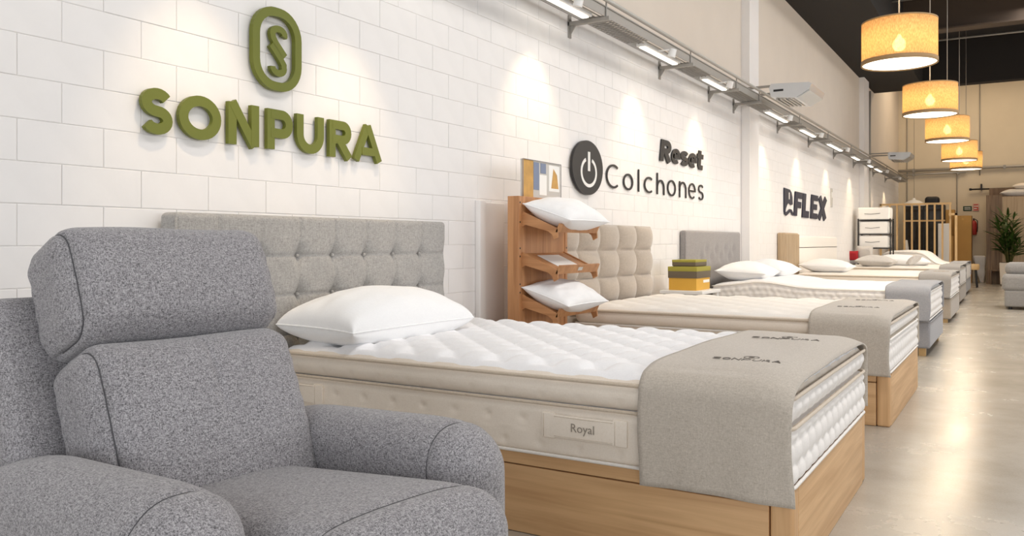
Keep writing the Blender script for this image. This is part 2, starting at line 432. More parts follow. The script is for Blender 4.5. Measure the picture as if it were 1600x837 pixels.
def glyph(ch, w, h, t):
    """centre-line strokes of a letter in a w x h box, stroke width t"""
    a = t / 2; W_, H_ = w - a, h - a
    if ch in 'Oo': return [(arc(w / 2, h / 2, w / 2 - a, h / 2 - a, 90, 450, 32)[:-1], True)]
    if ch in 'Ss':
        r = (h - t) / 4; rx = w / 2 - a; cx = w / 2
        p = arc(cx, h - a - r, rx, r, 28, 180, 10) + arc(cx, h - a - r, rx, r, 180, 250, 5)[1:]
        q = arc(cx, a + r, rx, r, 70, 0, 5) + arc(cx, a + r, rx, r, 0, -152, 10)[1:]
        return [(p + q, False)]
    if ch == 'N': return [([(a, 0), (a, h)], False), ([(a, h), (W_, 0)], False), ([(W_, 0), (W_, h)], False)]
    if ch == 'P': 
        hb = h * .355
        return [([(a, 0), (a, h)], False), ([(a, h - a), (w - a - hb + a, h - a)] + arc(w - hb, h - hb, hb - a, hb - a, 90, -90, 12) + [(a, h - 2 * hb + a)], False)]
    if ch == 'R':
        hb = h * .315
        return [([(a, 0), (a, h)], False), ([(a, h - a), (w * .5, h - a)] + arc(w - hb - .005, h - hb, hb - a, hb - a, 90, -90, 12) + [(a, h - 2 * hb + a)], False), ([(w * .42, h - 2 * hb + a), (w - a * .8, 0)], False)]
    if ch == 'U': return [([(a, h), (a, w / 2)] + arc(w / 2, w / 2, w / 2 - a, w / 2 - a, 180, 360, 16) + [(W_, w / 2), (W_, h)], False)]
    if ch == 'A': return [([(a * .8, 0), (w / 2, h)], False), ([(w / 2, h), (w - a * .8, 0)], False), ([(w * .27, h * .27), (w * .73, h * .27)], False)]
    if ch in 'Cc': return [(arc(w * .55, h / 2, w * .55 - a, h / 2 - a, 52, 308, 24), False)]
    if ch == 'l': return [([(w / 2, 0), (w / 2, h)], False)]
    if ch == 'h': return [([(a, 0), (a, h)], False), ([(a, h * .35)] + arc(w / 2, h * .66 - (w / 2 - a) + 0, w / 2 - a, w / 2 - a, 180, 0, 12) + [(W_, 0)], False)]
    if ch == 'n': return [([(a, 0), (a, h)], False), ([(a, h * .4)] + arc(w / 2, h - a - (w / 2 - a), w / 2 - a, w / 2 - a, 180, 0, 12) + [(W_, 0)], False)]
    if ch == 'e': return [([(a, h * .5), (W_, h * .5)] + arc(w / 2, h / 2, w / 2 - a, h / 2 - a, 0, 310, 26), False)]
    if ch == 't': return [([(w * .42, h), (w * .42, a * 1.9), (w * .55, a), (w, a)], False), ([(0, h * .70), (w, h * .70)], False)]
    if ch == 'F': return [([(a, 0), (a, h)], False), ([(0, h - a), (w, h - a)], False), ([(0, h * .47), (w * .86, h * .47)], False)]
    if ch == 'L': return [([(a, 0), (a, h)], False), ([(0, a * .8), (w, a * .8)], False)]
    if ch == 'E': return [([(a, 0), (a, h)], False), ([(0, h - a * .75), (w, h - a * .75)], False), ([(0, h * .5), (w * .9, h * .5)], False), ([(0, a * .75), (w, a * .75)], False)]
    if ch == 'X': return [([(a * .9, 0), (w - a * .9, h)], False), ([(a * .9, h), (w - a * .9, 0)], False)]
def letter(ch, y0, y1, z0, z1, t, mat, parent, x0=.010, x1=.030, slant=0.0, st=1.0):
    mb = MB()
    for k, (pts, closed) in enumerate(glyph(ch, (y1 - y0) / st, z1 - z0, t)):
        stroke(mb, pts, t, x0, x1 + .0008 * k, closed, lambda u, v, d: (d, y0 + u * st + v * slant, z0 + v))
    return mb.build('letter', mat, parent)

t = thing('wall_sign', 'large olive green raised letters with oval emblem above the grey headboard', 'sign')
for ch, y0, y1 in (('S', 1.99, 2.126), ('O', 2.156, 2.362), ('N', 2.40, 2.566), ('P', 2.615, 2.767), ('U', 2.793, 2.97), ('R', 3.008, 3.168), ('A', 3.187, 3.396)):
    letter(ch, y0, y1, 1.475, 1.656, .043 if ch != 'A' else .040, olive, t)
def rrect(cy, cz, hy, hz, r, n=8):
    P = []
    for sx, sy, a in ((1, 1, 0), (-1, 1, 90), (-1, -1, 180), (1, -1, 270)):
        P += arc(cy + sx * (hy - r), cz + sy * (hz - r), r, r, a, a + 90, n)
    return P
mb = MB(); stroke(mb, rrect(2.672, 1.928, .125, .168, .11), .04, .012, .036, True); mb.build('emblem_ring', olive, t)
EM = lambda L: [(2.532 + (x - 58) / 240 * .292, 2.112 - (y - 40) / 408 * .372) for x, y in L]
mb = MB(); stroke(mb, EM(arc(182, 163, 30, -26, -20, 190, 12) + [(156, 185), (168, 208), (214, 268)]), .030, .010, .030); mb.build('emblem_stroke', olive, t)
mb = MB(); stroke(mb, EM([(146, 222), (192, 284), (208, 312)] + arc(181, 330, 28, -28, 15, -185, 12)), .030, .010, .030); mb.build('emblem_stroke', olive, t)

t = thing('wall_sign', 'black power-button disc with thin and bold black raised lettering above beige headboard', 'sign')
mb = MB(); mb.prism([(5.862 + .27 * math.cos(q * math.pi / 24), 1.64 + .212 * math.sin(q * math.pi / 24)) for q in range(48)], 0, .012, .034); mb.build('emblem_disc', black_sign, t)
mb = MB(); stroke(mb, arc(5.872, 1.605, .13, .105, 115, 425, 36), .026, .03, .037); mb.build('emblem_ring', paper, t)
mb = MB(); mb.box(.03, .037, 5.855, 5.893, 1.615, 1.765); mb.build('emblem_bar', paper, t)
for ch, y0, y1, z1 in (('C', 6.247, 6.51, 1.71), ('o', 6.594, 6.806, 1.655), ('l', 6.916, 6.95, 1.71), ('c', 7.063, 7.275, 1.66), ('h', 7.374, 7.565, 1.712), ('o', 7.648, 7.876, 1.668),
                       ('n', 7.98, 8.182, 1.672), ('e', 8.255, 8.468, 1.675), ('s', 8.561, 8.722, 1.676)):
    letter(ch, y0, y1, 1.51, z1, .017, black_sign, t, .006, .014, st=1.3)
for ch, y0, y1, z1 in (('R', 7.44, 7.72, 2.04), ('e', 7.735, 7.98, 1.985), ('s', 7.99, 8.22, 1.985), ('e', 8.23, 8.475, 1.988), ('t', 8.485, 8.68, 2.035)):
    letter(ch, y0, y1, 1.832, z1, {'R': .052, 'e': .042, 's': .042, 't': .05}[ch], black_sign, t, .006, .016, slant=.2, st=1.75)

t = thing('wall_sign', 'navy blue slanted block letters with wavy emblem on the far wall', 'sign')
for ch, y0, y1 in (('F', 12.95, 13.46), ('L', 13.5, 13.98), ('E', 14.12, 14.64), ('X', 14.7, 15.42)):
    letter(ch, y0, y1, 1.468, 1.84, {'F': .098, 'L': .11, 'E': .092, 'X': .11}[ch], navy, t, .006, .018, slant=.22, st=2.0)
mb = MB(); mb.prism([(12.33, 1.855), (12.33, 1.50), (12.39, 1.50), (12.43, 1.56), (12.52, 1.62), (12.60, 1.65), (12.68, 1.64), (12.76, 1.62), (12.86, 1.635), (12.84, 1.74), (12.78, 1.81), (12.68, 1.845)], 0, .006, .018)
mb.build('emblem_top', navy, t)
MB().box(.0175, .0195, 12.60, 12.65, 1.70, 1.80).build('emblem_slot', paper, t)
mb = MB()
stroke(mb, [(12.36, 1.50), (12.45, 1.475), (12.55, 1.50), (12.66, 1.535), (12.76, 1.535), (12.88, 1.485)], .045, .006, .019)
mb.build('emblem_wave', navy, t)

# ------------------------------------------------------------------ cable tray with lights
TX0, TX1, TZ = .10, .30, 2.72
BR = [3.6, 5.6, 7.45, 8.92, 9.85, 11.97, 14.0, 16.15, 18.3, 21.0, 23.1]
tr = thing('cable_tray', 'long grey metal cable tray running along the upper left wall', 'cable tray')
for xx in (TX0, TX1):
    MB().box(xx - .004, xx + .004, .5, 25.2, TZ, TZ + .075).box(xx - .012, xx + .012, .5, 25.2, TZ + .07, TZ + .078).build('side_rail', galv_d, tr)
LAMPS = [(1.6, 2.5), (3.1, 3.9), (4.75, 5.5), (6.53, 7.36), (8.16, 8.87), (10.62, 11.66), (12.56, 13.5), (14.6, 15.8), (17.0, 17.7), (19.0, 19.5), (20.0, 20.9)]
mesh_wire = MB()
y = .6
while y < 25:
    if not any(a - .05 < y < b + .05 for a, b in LAMPS): mesh_wire.box(TX0, TX1, y - .004, y + .004, TZ + .002, TZ + .010)
    y += .05
for xx in (.14, .18, .22, .26): mesh_wire.box(xx - .003, xx + .003, .5, 25.2, TZ + .004, TZ + .010)
w_ = mesh_wire.build('wire_grid', galv_d, tr); w_['kind'] = 'stuff'
MB().tube([(.33, .5, TZ + .11), (.33, 25.2, TZ + .11)], .016, 10).build('conduit', galv, tr)
for yy in BR:
    b = MB(); b.box(0, .34, yy - .02, yy + .02, TZ - .03, TZ - .002).box(0, .012, yy - .02, yy + .02, TZ - .12, TZ + .05)
    b.prism([(TZ - .10, .012), (TZ - .03, .012), (TZ - .03, .06)], 1, yy - .006, yy + .006)
    b.cyl((.31, yy, TZ - .01), (.31, yy, TZ + .14), .006, n=8)
    b.build('bracket', galv_d, tr)
for i, (a, b_) in enumerate(LAMPS):
    lf = MB().rbox((.2, (a + b_) / 2, TZ - .002), (.045, (b_ - a) / 2, .014), .006).build('light_fitting', white_m, tr)
    MB().rbox((.2, (a + b_) / 2, TZ - .018), (.026, (b_ - a) / 2 - .02, .008), .006).build('tube', strip_m, lf)
def spot(loc, target, power, ang, blend, col):
    d = bpy.data.lights.new('tray_spot', 'SPOT'); d.energy = power; d.spot_size = math.radians(ang); d.spot_blend = blend; d.color = col; d.shadow_soft_size = .03
    o = bpy.data.objects.new('tray_spot', d); COL.objects.link(o); o.location = loc
    o.rotation_euler = (Vector(target) - Vector(loc)).to_track_quat('-Z', 'Y').to_euler()
WARM = (1.0, .76, .47)
for i, yy in enumerate((2.2, 3.1, 5.03, 6.81, 8.48, 11.14, 13.16, 15.45, 17.87, 20.6, 22.95)):
    xo = .33 if i < 2 else .14; hd = MB().cyl((.24 + xo, yy, TZ - .005), (.22 + xo, yy, TZ - .07), .03, .034, 14).box(.2, .24 + xo, yy - .01, yy + .01, TZ - .012, TZ - .002).build('spot_head', white_m, tr)
    if i < 2: spot((.55, yy, 2.62), (.0, yy + .05, 1.2), 25, 52, .9, WARM)
    else: spot((.35, yy, TZ - .085), (.0, yy, 1.55), 20, 76, .8, WARM)

# ------------------------------------------------------------------ wall-hung air units
def air_unit(loc, sc, label):
    t = thing('air_conditioner', label, 'air conditioner', loc, 0, 'air units over the cable tray')
    prof = [(0, 0), (.02, -.10), (.30, -.13), (.44, -.05), (.47, .01), (.44, .03), (.02, .05)]
    mb = MB(); mb.prism([(p[1] * sc, p[0] * sc) for p in prof], 1, 0, .75 * sc); mb.build('body', silver, t)
    for k in range(5):
        x = .06 + k * .045
        MB().box(x * sc, (x + .02) * sc, .08 * sc, .68 * sc, (-.128 - x * .02) * sc, (-.104 - x * .08) * sc).build('louvre', galv, t)
    MB().prism([(-.128 * sc, .305 * sc), (-.052 * sc, .442 * sc), (-.06 * sc, .45 * sc), (-.137 * sc, .31 * sc)], 1, .02, .73 * sc).build('outlet_panel', silver, t)
    MB().box(.05 * sc, .16 * sc, -.004, .002, -.045 * sc, -.022 * sc).build('vent_slot', black_m, t)
    MB().box(-.44 * sc, .02 * sc, .1 * sc, .13 * sc, .03 * sc, .055 * sc).box(-.44 * sc, .02 * sc, .6 * sc, .63 * sc, .03 * sc, .055 * sc).build('bracket', galv_d, t)
    return t
air_unit((.46, 9.7, 2.83), 1.0, 'silver-white wall-hung air unit beside the near pilaster')
air_unit((.46, 19.9, 3.0), 1.0, 'small far silver-white air unit near the back corner')

# ------------------------------------------------------------------ pendant drum lamps
def pendant(loc, top, label):
    t = thing('pendant_lamp', label, 'pendant lamp', loc, 0, 'row of woven drum pendants over the aisle')
    R, H = .30, .36
    mb = MB(); mb.lathe([(R, .0), (R, H * .5), (R, H), (R - .003, H), (R - .003, H * .5), (R - .003, 0), (R, 0)], n=48); mb.build('shade', shade_m, t)
    mb = MB(); mb.lathe([(R + .004, -.004), (R + .004, .032), (R - .006, .032), (R - .006, -.004), (R + .004, -.004)], n=48); mb.build('rim_band', MATS['rim_band'], t)
    mb = MB(); mb.lathe([(R + .002, H - .008), (R + .002, H + .004), (R - .006, H + .004), (R - .006, H - .008), (R + .002, H - .008)], n=48); mb.build('top_ring', MATS['rim_band'], t)
    mb = MB(); mb.lathe([(.0001, .012), (R - .008, .012), (R - .008, .006), (.0001, .006)], n=48); mb.build('diffuser', diff_m, t)
    mb = MB(); mb.lathe([(.0001, -.06), (.03, -.052), (.05, -.025), (.055, 0), (.045, .03), (.02, .06), (.016, .085), (.0001, .085)], (0, 0, .17), 20); mb.build('bulb', bulb_m, t)
    mb = MB(); mb.cyl((0, 0, .25), (0, 0, H + .02), .02, n=12); mb.build('socket', white_m, t)
    for q in range(3):
        an = q * 2.094 + .4; MB().tube([(0, 0, H), (R * math.cos(an), R * math.sin(an), H)], .004, 6).build('spider_arm', white_m, t)
    MB().tube([(0, 0, H), (0, 0, top - loc[2])], .006, 8).build('cord', MATS['cord_grey'], t)
    ld = bpy.data.lights.new('bulb_light', 'POINT'); ld.energy = 11; ld.color = (1.0, .86, .66); ld.shadow_soft_size = .06
    lo = bpy.data.objects.new('bulb_light', ld); COL.objects.link(lo); lo.parent = t; lo.location = (0, 0, .24)
    ld = bpy.data.lights.new('down_light', 'AREA'); ld.shape = 'DISK'; ld.size = .5; ld.energy = 20; ld.color = (1.0, .84, .62)
    lo = bpy.data.objects.new('down_light', ld); COL.objects.link(lo); lo.parent = t; lo.location = (0, 0, -.012)
plain('rim_band', s(150, 122, 84), .8); plain('cord_grey', s(150, 140, 128), .6)
for i, (x, y, lb) in enumerate(((2.03, 7.84, 'nearest and largest woven drum pendant lamp'), (2.0, 11.15, 'second nearest woven drum pendant lamp in the row'), (1.99, 14.17, 'middle woven drum pendant lamp of the row of five'),
                                (1.97, 17.6, 'second farthest woven drum pendant lamp in the row'), (1.98, 19.75, 'farthest and smallest woven drum pendant lamp'))):
    pendant((x, y, 2.59), 5.6, lb)
# ceiling conduits
for i, yy in enumerate((14.4, 15.6, 18.6)):
    tag(MB().tube([(1.06, yy, 5.3 - .1 * i), (8.9, yy + .2, 5.3 - .1 * i)], .02, 8).build('ceiling_conduit', galv_d), ('thin grey conduit high under the black ceiling, nearest of three', 'thin grey conduit under the black ceiling, middle of three', 'thin grey conduit under the black ceiling, farthest of three')[i], 'conduit', 'ceiling conduits')

# ------------------------------------------------------------------ soft helpers
def pillow_mesh(lx, ly, h, seed=0, n=44, flat=.45, wr=.006, power=.5):
    r = np.random.default_rng(seed); ph = r.uniform(0, 6.28, 12)
    u = np.sin(np.linspace(-1, 1, n) * math.pi / 2); U, V = np.meshgrid(u, u, indexing='ij')
    T = np.clip((1 - U ** 2) * (1 - V ** 2), 0, 1) ** power
    cx = 1 - .075 * (1 - V ** 2) ** 1.0; cy = 1 - .075 * (1 - U ** 2) ** 1.0
    X = U * cx * lx / 2; Y = V * cy * ly / 2
    edge = np.maximum(abs(U), abs(V))
    wrk = wr * (edge ** 2) * T * (np.sin(U * 14 + ph[0] + 2 * np.sin(V * 5 + ph[1])) + np.sin(V * 15 + ph[2] + 2 * np.sin(U * 4 + ph[3])))
    wrk += .5 * wr * T * np.sin(U * 5 + V * 4 + ph[4])
    zt = h * (1 - flat) * T + wrk; zb = -h * flat * np.minimum(1, T * 1.5)
    V1 = np.stack([X, Y, zt], -1).reshape(-1, 3); V2 = np.stack([X, Y, zb], -1).reshape(-1, 3)
    mb = MB(); idx = np.arange(n * n).reshape(n, n)
    q = np.stack([idx[:-1, :-1], idx[1:, :-1], idx[1:, 1:], idx[:-1, 1:]], -1).reshape(-1, 4)
    ring = list(idx[0, :-1]) + list(idx[:-1, -1]) + list(idx[-1, :0:-1]) + list(idx[:0:-1, 0])
    b = n * n; vb = V2.copy(); same = np.zeros(n * n, bool); same[ring] = True
    remap = np.where(same, np.arange(n * n), np.arange(n * n) + b)
    mb.add(np.concatenate([V1, vb]), np.concatenate([q, remap[q][:, ::-1]]))
    return mb, [tuple(V1[i]) for i in ring]
def pillow(loc, lx, ly, h, rot, mat, label, group=None, seed=0, name='pillow', cat='pillow', pipe=True, power=.5, flat=.45):
    mb, ring = pillow_mesh(lx, ly, h, seed, power=power, flat=flat)
    o = mb.build(name, mat); o.location = loc; o.rotation_euler = rot
    tag(o, label, cat, group)
    if pipe:
        MB().tube(ring, .004, 6, True).build('piping', mat, o)
    return o
def gauss(d, sg): return np.exp(-(d / sg) ** 2)

def rr_path(x0, x1, y0, y1, r, z, off=0.0, zf=None, n=6, step=.08):
    P = []
    for cx, cy, a in ((x1 - r, y1 - r, 0), (x0 + r, y1 - r, 90), (x0 + r, y0 + r, 180), (x1 - r, y0 + r, 270)):
        for i in range(n + 1):
            q = math.radians(a + 90 * i / n); P.append((cx + (r + off) * math.cos(q), cy + (r + off) * math.sin(q)))
    out = []
    for i in range(len(P)):
        a, b = P[i], P[(i + 1) % len(P)]; L = math.hypot(b[0] - a[0], b[1] - a[1]); m = max(1, int(L / step))
        for j in range(m): out.append((a[0] + (b[0] - a[0]) * j / m, a[1] + (b[1] - a[1]) * j / m))
    return [(p[0], p[1], z + (zf(p[0]) if zf else 0)) for p in out]

def mattress(label, x0, x1, y0, y1, z0, z1, split, mats, pipes, res=.012, tuft=.14, tdep=.016, foot_cell=(.10, .072), foot_dep=.017, side_style='button', crown=.02, zf=None, group=None, rr=.046):
    """two-tier mattress: lower body + quilted topper, corded edges. mats = (top, side, foot)"""
    cx, cy = (x0 + x1) / 2, (y0 + y1) / 2
    t = thing('mattress', label, 'mattress', (cx, cy, z0), 0, group)
    hx, hy = (x1 - x0) / 2, (y1 - y0) / 2
    nx, ny = max(8, int(2 * hx / res)), max(8, int(2 * hy / res))
    def side_disp(V, D, zc):
        Z = V[:, 2] + zc
        fx = np.clip(D[:, 0], 0, 1) ** 2 * (V[:, 0] > 0)
        a, b = foot_cell
        rowi = np.floor(Z / b); ay = (V[:, 1] / a + .5 * (rowi % 2)) % 1.0; az = (Z / b) % 1.0
        pf = np.sqrt(np.clip(4 * ay * (1 - ay), 0, 1)) * np.sqrt(np.clip(4 * az * (1 - az), 0, 1))
        V[:, 0] += fx * foot_dep * (pf - .6)
        fy = np.abs(D[:, 1]) ** 4 * np.sign(D[:, 1])
        if side_style == 'button':
            pr, pz = .15, .085
            rowi = np.floor(Z / pz); dx = ((V[:, 0] / pr + .5 * (rowi % 2)) % 1.0 - .5) * pr; dz = ((Z / pz) % 1.0 - .5) * pz
            d = np.sqrt(dx ** 2 + dz ** 2)
            V[:, 1] += fy * (-.010 * gauss(d, .012) + .003 * (1 - gauss(d, .05)))
        elif side_style == 'honey':
            a2, b2 = .07, .05
            rowi = np.floor(Z / b2); ax_ = (V[:, 0] / a2 + .5 * (rowi % 2)) % 1.0; az = (Z / b2) % 1.0
            pf = np.sqrt(np.clip(4 * ax_ * (1 - ax_), 0, 1)) * np.sqrt(np.clip(4 * az * (1 - az), 0, 1))
            V[:, 1] += fy * .024 * (pf - .6)
        return V
    def top_disp(V, D):
        wt = np.clip(D[:, 2], 0, 1) ** 3 * (V[:, 2] > 0)
        ex = np.clip((hx - np.abs(V[:, 0])) / .10, 0, 1); ey = np.clip((hy - np.abs(V[:, 1])) / .10, 0, 1); e = np.sqrt(ex * ey)
        u = (V[:, 0] + V[:, 1]) / (tuft * 1.414); v = (V[:, 0] - V[:, 1]) / (tuft * 1.414)
        du = (u + .5) % 1.0 - .5; dv = (v + .5) % 1.0 - .5
        d = np.sqrt(du ** 2 + dv ** 2) * tuft
        groove = np.minimum(np.abs(du), np.abs(dv)) * tuft
        V[:, 2] += wt * e * (crown + tdep * (1 - gauss(d, tuft * .33)) - tdep * .35 * gauss(groove, tuft * .10) - tdep * .5)
        return V
    def bend(V, zoff):
        if zf is not None: V[:, 2] += np.array([zf(q + cx) for q in V[:, 0]]) * np.clip((V[:, 2] + zoff) / (z1 - z0), 0, 1)
        return V
    def mfn(fc, fd):
        m = np.ones(len(fc), int); m[fd[:, 0] > .72] = 2; m[fd[:, 2] > .80] = 0
        return m
    if split:
        h1 = (split - z0) / 2; nz = max(3, int(2 * h1 / res))
        MB().rbox((0, 0, h1), (hx, hy, h1), rr * .7, (nx, ny, nz), 3, lambda V, D: bend(side_disp(V, D, h1), h1), mfn=mfn).build('lower_body', list(mats), t)
        zc = (split + z1) / 2 - z0; h2 = (z1 - split) / 2; nz = max(3, int(2 * h2 / res))
        MB().rbox((0, 0, zc), (hx, hy, h2), min(rr, h2 * .95), (nx, ny, nz), 3, lambda V, D: bend(top_disp(side_disp(V, D, zc), D), zc), mfn=mfn).build('topper', list(mats), t)
    else:
        h1 = (z1 - z0) / 2; nz = max(3, int(2 * h1 / res))
        MB().rbox((0, 0, h1), (hx, hy, h1), rr, (nx, ny, nz), 3, lambda V, D: bend(top_disp(side_disp(V, D, h1), D), h1), mfn=mfn).build('body', list(mats), t)
    for z, r, m in pipes:
        zz = (lambda q, z=z: zf(q + cx) * (z - z0) / (z1 - z0)) if zf else None
        MB().tube(rr_path(-hx, hx, -hy, hy, rr, z - z0, .002, zz), r, 8, True).build('piping', m, t)
    return t

o_surf = {}
def drape(name, label, x0, x1, y0, y1, ztop, zn, zfar, mat, crown=.02, seed=0, off=.015, wav=.008, zf=None, group=None, rad=.072, droop=.0):
    """foot-end throw: hangs down the near side (y0) to zn, over the top, and down the far side (y1) to zfar"""
    r = np.random.default_rng(seed); ph = r.uniform(0, 6.28, 8)
    a, b = y0 - off, y1 + off; zt = ztop + off
    prof = []
    m = 16
    for i in range(m + 1): prof.append((a, zn + (zt - rad - zn) * i / m, 1 - i / m, 0))
    for i in range(1, 8): q = math.pi - math.pi / 2 * i / 8; prof.append((a + rad + rad * math.cos(q), zt - rad + rad * math.sin(q), 0, 0))
    m2 = 40
    for i in range(m2 + 1):
        f = i / m2; prof.append((a + rad + (b - a - 2 * rad) * f, zt + crown * (max(0, 1 - abs(2 * f - 1) ** 6)) ** .8, 0, 1))
    for i in range(1, 8): q = math.pi / 2 - math.pi / 2 * i / 8; prof.append((b - rad + rad * math.cos(q), zt - rad + rad * math.sin(q), 0, 0))
    for i in range(m + 1): prof.append((b, zt - rad + (zfar - zt + rad) * i / m, -i / m, 0))
    nx = 30; V = []
    for j in range(nx + 1):
        f = j / nx; x = x0 + (x1 - x0) * f
        for (y, z, hang, top) in prof:
            h = abs(hang); sg = -1 if hang > 0 else 1
            yy = y + sg * h * (wav * (1 + math.sin(f * 7 + ph[0] + h * 1.5)) + .35 * wav * math.sin(f * 17 + ph[1]))
            xx = x + (.012 * h * math.sin(h * 3 + ph[2]) if hang > 0 else 0)
            zz = z + top * .0025 * math.sin(y * 9 + f * 6 + ph[3]) - droop * (max(0, f - .75) / .25) ** 2 * (1 - h)
            if zf: zz += zf(x) * (0 if h > .5 else 1)
            V.append((xx, yy, zz))
    n = len(prof); F = [(j * n + i, (j + 1) * n + i, (j + 1) * n + i + 1, j * n + i + 1) for j in range(nx) for i in range(n - 1)]
    o = MB().add(V, F).build(name, mat)
    sol = o.modifiers.new('thickness', 'SOLIDIFY'); sol.thickness = .006; sol.offset = 1
    tag(o, label, 'bed runner', group)
    def zs(y):
        f = (y - a - rad) / (b - a - 2 * rad); c1 = zt + crown * (1 - abs(2 * f - 1) ** 6) ** .8
        e = .02; f2 = f + e; c2 = zt + crown * (1 - abs(2 * f2 - 1) ** 6) ** .8
        return c1 + .007, math.atan2(c2 - c1, e * (b - a - 2 * rad))
    o_surf[o.name] = zs
    return o

def text_mesh(body, size, mat, parent, M, extrude=.0008, name='lettering'):
    cu = bpy.data.curves.new(name, 'FONT'); cu.body = body; cu.size = size; cu.extrude = extrude; cu.align_x = 'CENTER'; cu.resolution_u = 3
    tmp = bpy.data.objects.new('tmp', cu); COL.objects.link(tmp)
    dg = bpy.context.evaluated_depsgraph_get(); me = bpy.data.meshes.new_from_object(tmp.evaluated_get(dg))
    bpy.data.objects.remove(tmp); bpy.data.curves.remove(cu)
    me.materials.clear(); me.materials.append(mat)
    o = bpy.data.objects.new(name, me); COL.objects.link(o); o.parent = parent; o.matrix_local = M
    return o

def embroidery(parent, x, y, size, mat=None, word='SONPURA'):
    """stitched word with a small oval emblem above it, lying on the runner's top"""
    z, al = o_surf[parent.name](y)
    M = Matrix.Translation((x, y, z)) @ Matrix.Rotation(al, 4, 'X')
    mb = MB(); wd = size * .8; u0 = -len(word) * wd * 1.25 / 2
    for i, ch in enumerate(word):
        for pts, cl in glyph(ch, wd, size, size * .09):
            stroke(mb, [(p[0] + u0 + i * wd * 1.25, p[1]) for p in pts], size * .09, 0, .002 + .0002 * i, cl, lambda u, v, d: (u, v, d))
    o = mb.build('embroidered_lettering', mat or thread, parent); o.matrix_local = M; o['kind'] = 'stuff'
    mb = MB(); stroke(mb, rrect(0, 0, size * .72, size * .6, size * .5), size * .11, 0, .002, True, lambda u, v, d: (u, v, d))
    stroke(mb, [(q[0] * size, q[1] * size) for q in arc(0, .16, .24, .15, 10, 250, 8) + arc(0, -.16, .24, .15, 70, -170, 8)], size * .11, 0, .002, False, lambda u, v, d: (u, v, d))
    o = mb.build('embroidered_emblem', mat or thread, parent); o.matrix_local = M @ Matrix.Translation((0, size * 2.0, 0))

# ------------------------------------------------------------------ bed bases
def oak_base(label, x0, x1, y0, y1, h, group='oak storage bed bases'):
    t = thing('platform_bed', label, 'bed base', (0, 0, 0), 0, group)
    g = .003
    for yy, sg in ((y0, 1), (y1, -1)):
        MB().rbox(((x0 + x1 - .075) / 2, yy + sg * .0125, h - .0235), ((x1 - .075 - x0) / 2, .0125, .0235), .003).build('side_rail', oak_x, t)
        MB().rbox(((x0 + x1 - .075) / 2, yy + sg * .0125, (h - .05) / 2), ((x1 - .075 - x0) / 2, .0125, (h - .05 - g) / 2), .003).build('side_panel', oak_x, t)
    for yy, sg in ((y0, 1), (y1, -1)):
        MB().rbox((x1 - .036, yy + sg * .035, h / 2), (.036, .035, h / 2), .012, k=3).build('corner_post', oak_z, t)
    MB().rbox((x1 - .0145, (y0 + y1) / 2, h / 2), (.0145, (y1 - y0) / 2 - .070, h / 2), .003).build('foot_panel', oak_y, t)
    MB().box(x0 + .01, x1 - .03, y0 + .026, y1 - .026, h - .035, h - .02).build('platform', oak_x, t)
    return t
def soft_base(label, x0, x1, y0, y1, z0, h, mat, legm, group='upholstered bed bases'):
    t = thing('divan', label, 'bed base', (0, 0, 0), 0, group)
    MB().rbox(((x0 + x1) / 2, (y0 + y1) / 2, (z0 + h) / 2), ((x1 - x0) / 2, (y1 - y0) / 2, (h - z0) / 2), .02, (6, 6, 2), 3).build('body', mat, t)
    MB().tube(rr_path(x0, x1, y0, y1, .02, h - .004, .002), .005, 6, True).build('piping', mat, t)
    for lx in (x0 + .15, x1 - .07):
        for ly in (y0 + .07, y1 - .07): MB().prism([(lx - .03, ly - .03), (lx + .03, ly - .03), (lx + .03, ly + .03), (lx - .03, ly + .03)], 2, 0, z0 + .004).build('leg', legm, t)
    return t

# ================================================================== bed 1 (nearest)
oak_base('light oak bed base under the nearest bed', .16, 2.32, 2.60, 3.98, .295)
m1 = mattress('thick white tufted mattress with beige sides on the nearest bed', .14, 2.318, 2.575, 3.99, .297, .585, .485,
              (mat_top, mat_side, mat_foot), ((.305, .006, piping_w), (.485, .006, piping_m), (.577, .007, piping_m)), res=.0105, tuft=.145, tdep=.03, crown=.035)
def handle(mt, x0, x1, y, z0, z1, word=None):
    c = mt.location
    h = MB().rbox(((x0 + x1) / 2 - c.x, y - c.y, (z0 + z1) / 2 - c.z), ((x1 - x0) / 2, .004, (z1 - z0) / 2), .003, (10, 1, 3),
                  2, lambda V, D: V + np.stack([np.zeros(len(V)), -.006 * np.clip(1 - (V[:, 0] / ((x1 - x0) / 2)) ** 4, 0, 1), np.zeros(len(V))], -1)).build('handle', mat_side, mt)
    for xa, xb in ((x0, x0 + .05), (x1 - .05, x1)):
        q = MB().rbox(((xa + xb) / 2 - c.x, y - c.y - .001, (z0 + z1) / 2 - c.z), (.026, .0065, (z1 - z0) / 2 + .004), .003).build('handle_patch', mat_side, h)
        MB().tube([(xa + .008 - c.x, y - c.y - .008, z0 - c.z), (xa + .008 - c.x, y - c.y - .008, z1 - c.z)], .0012, 5).build('stitching', piping_m, h)
    for zz in (z0 + .006, z1 - .006):
        MB().tube([(x0 + .05 + (x1 - x0 - .1) * i / 8 - c.x, y - c.y - .0105 + .002 * abs(i - 4) / 4, zz - c.z) for i in range(9)], .0012, 5).build('stitching', piping_m, h)
    if word:
        text_mesh(word, .042, label_m, h, Matrix.Translation(((x0 + x1) / 2 - c.x, y - c.y - .0112, (z0 + z1) / 2 - .012 - c.z)) @ Matrix.Rotation(R90, 4, 'X'), .0006)
handle(m1, 1.465, 1.788, 2.570, .372, .452, 'Royal')
handle(m1, .10 + .05, .412, 2.570, .372, .452)
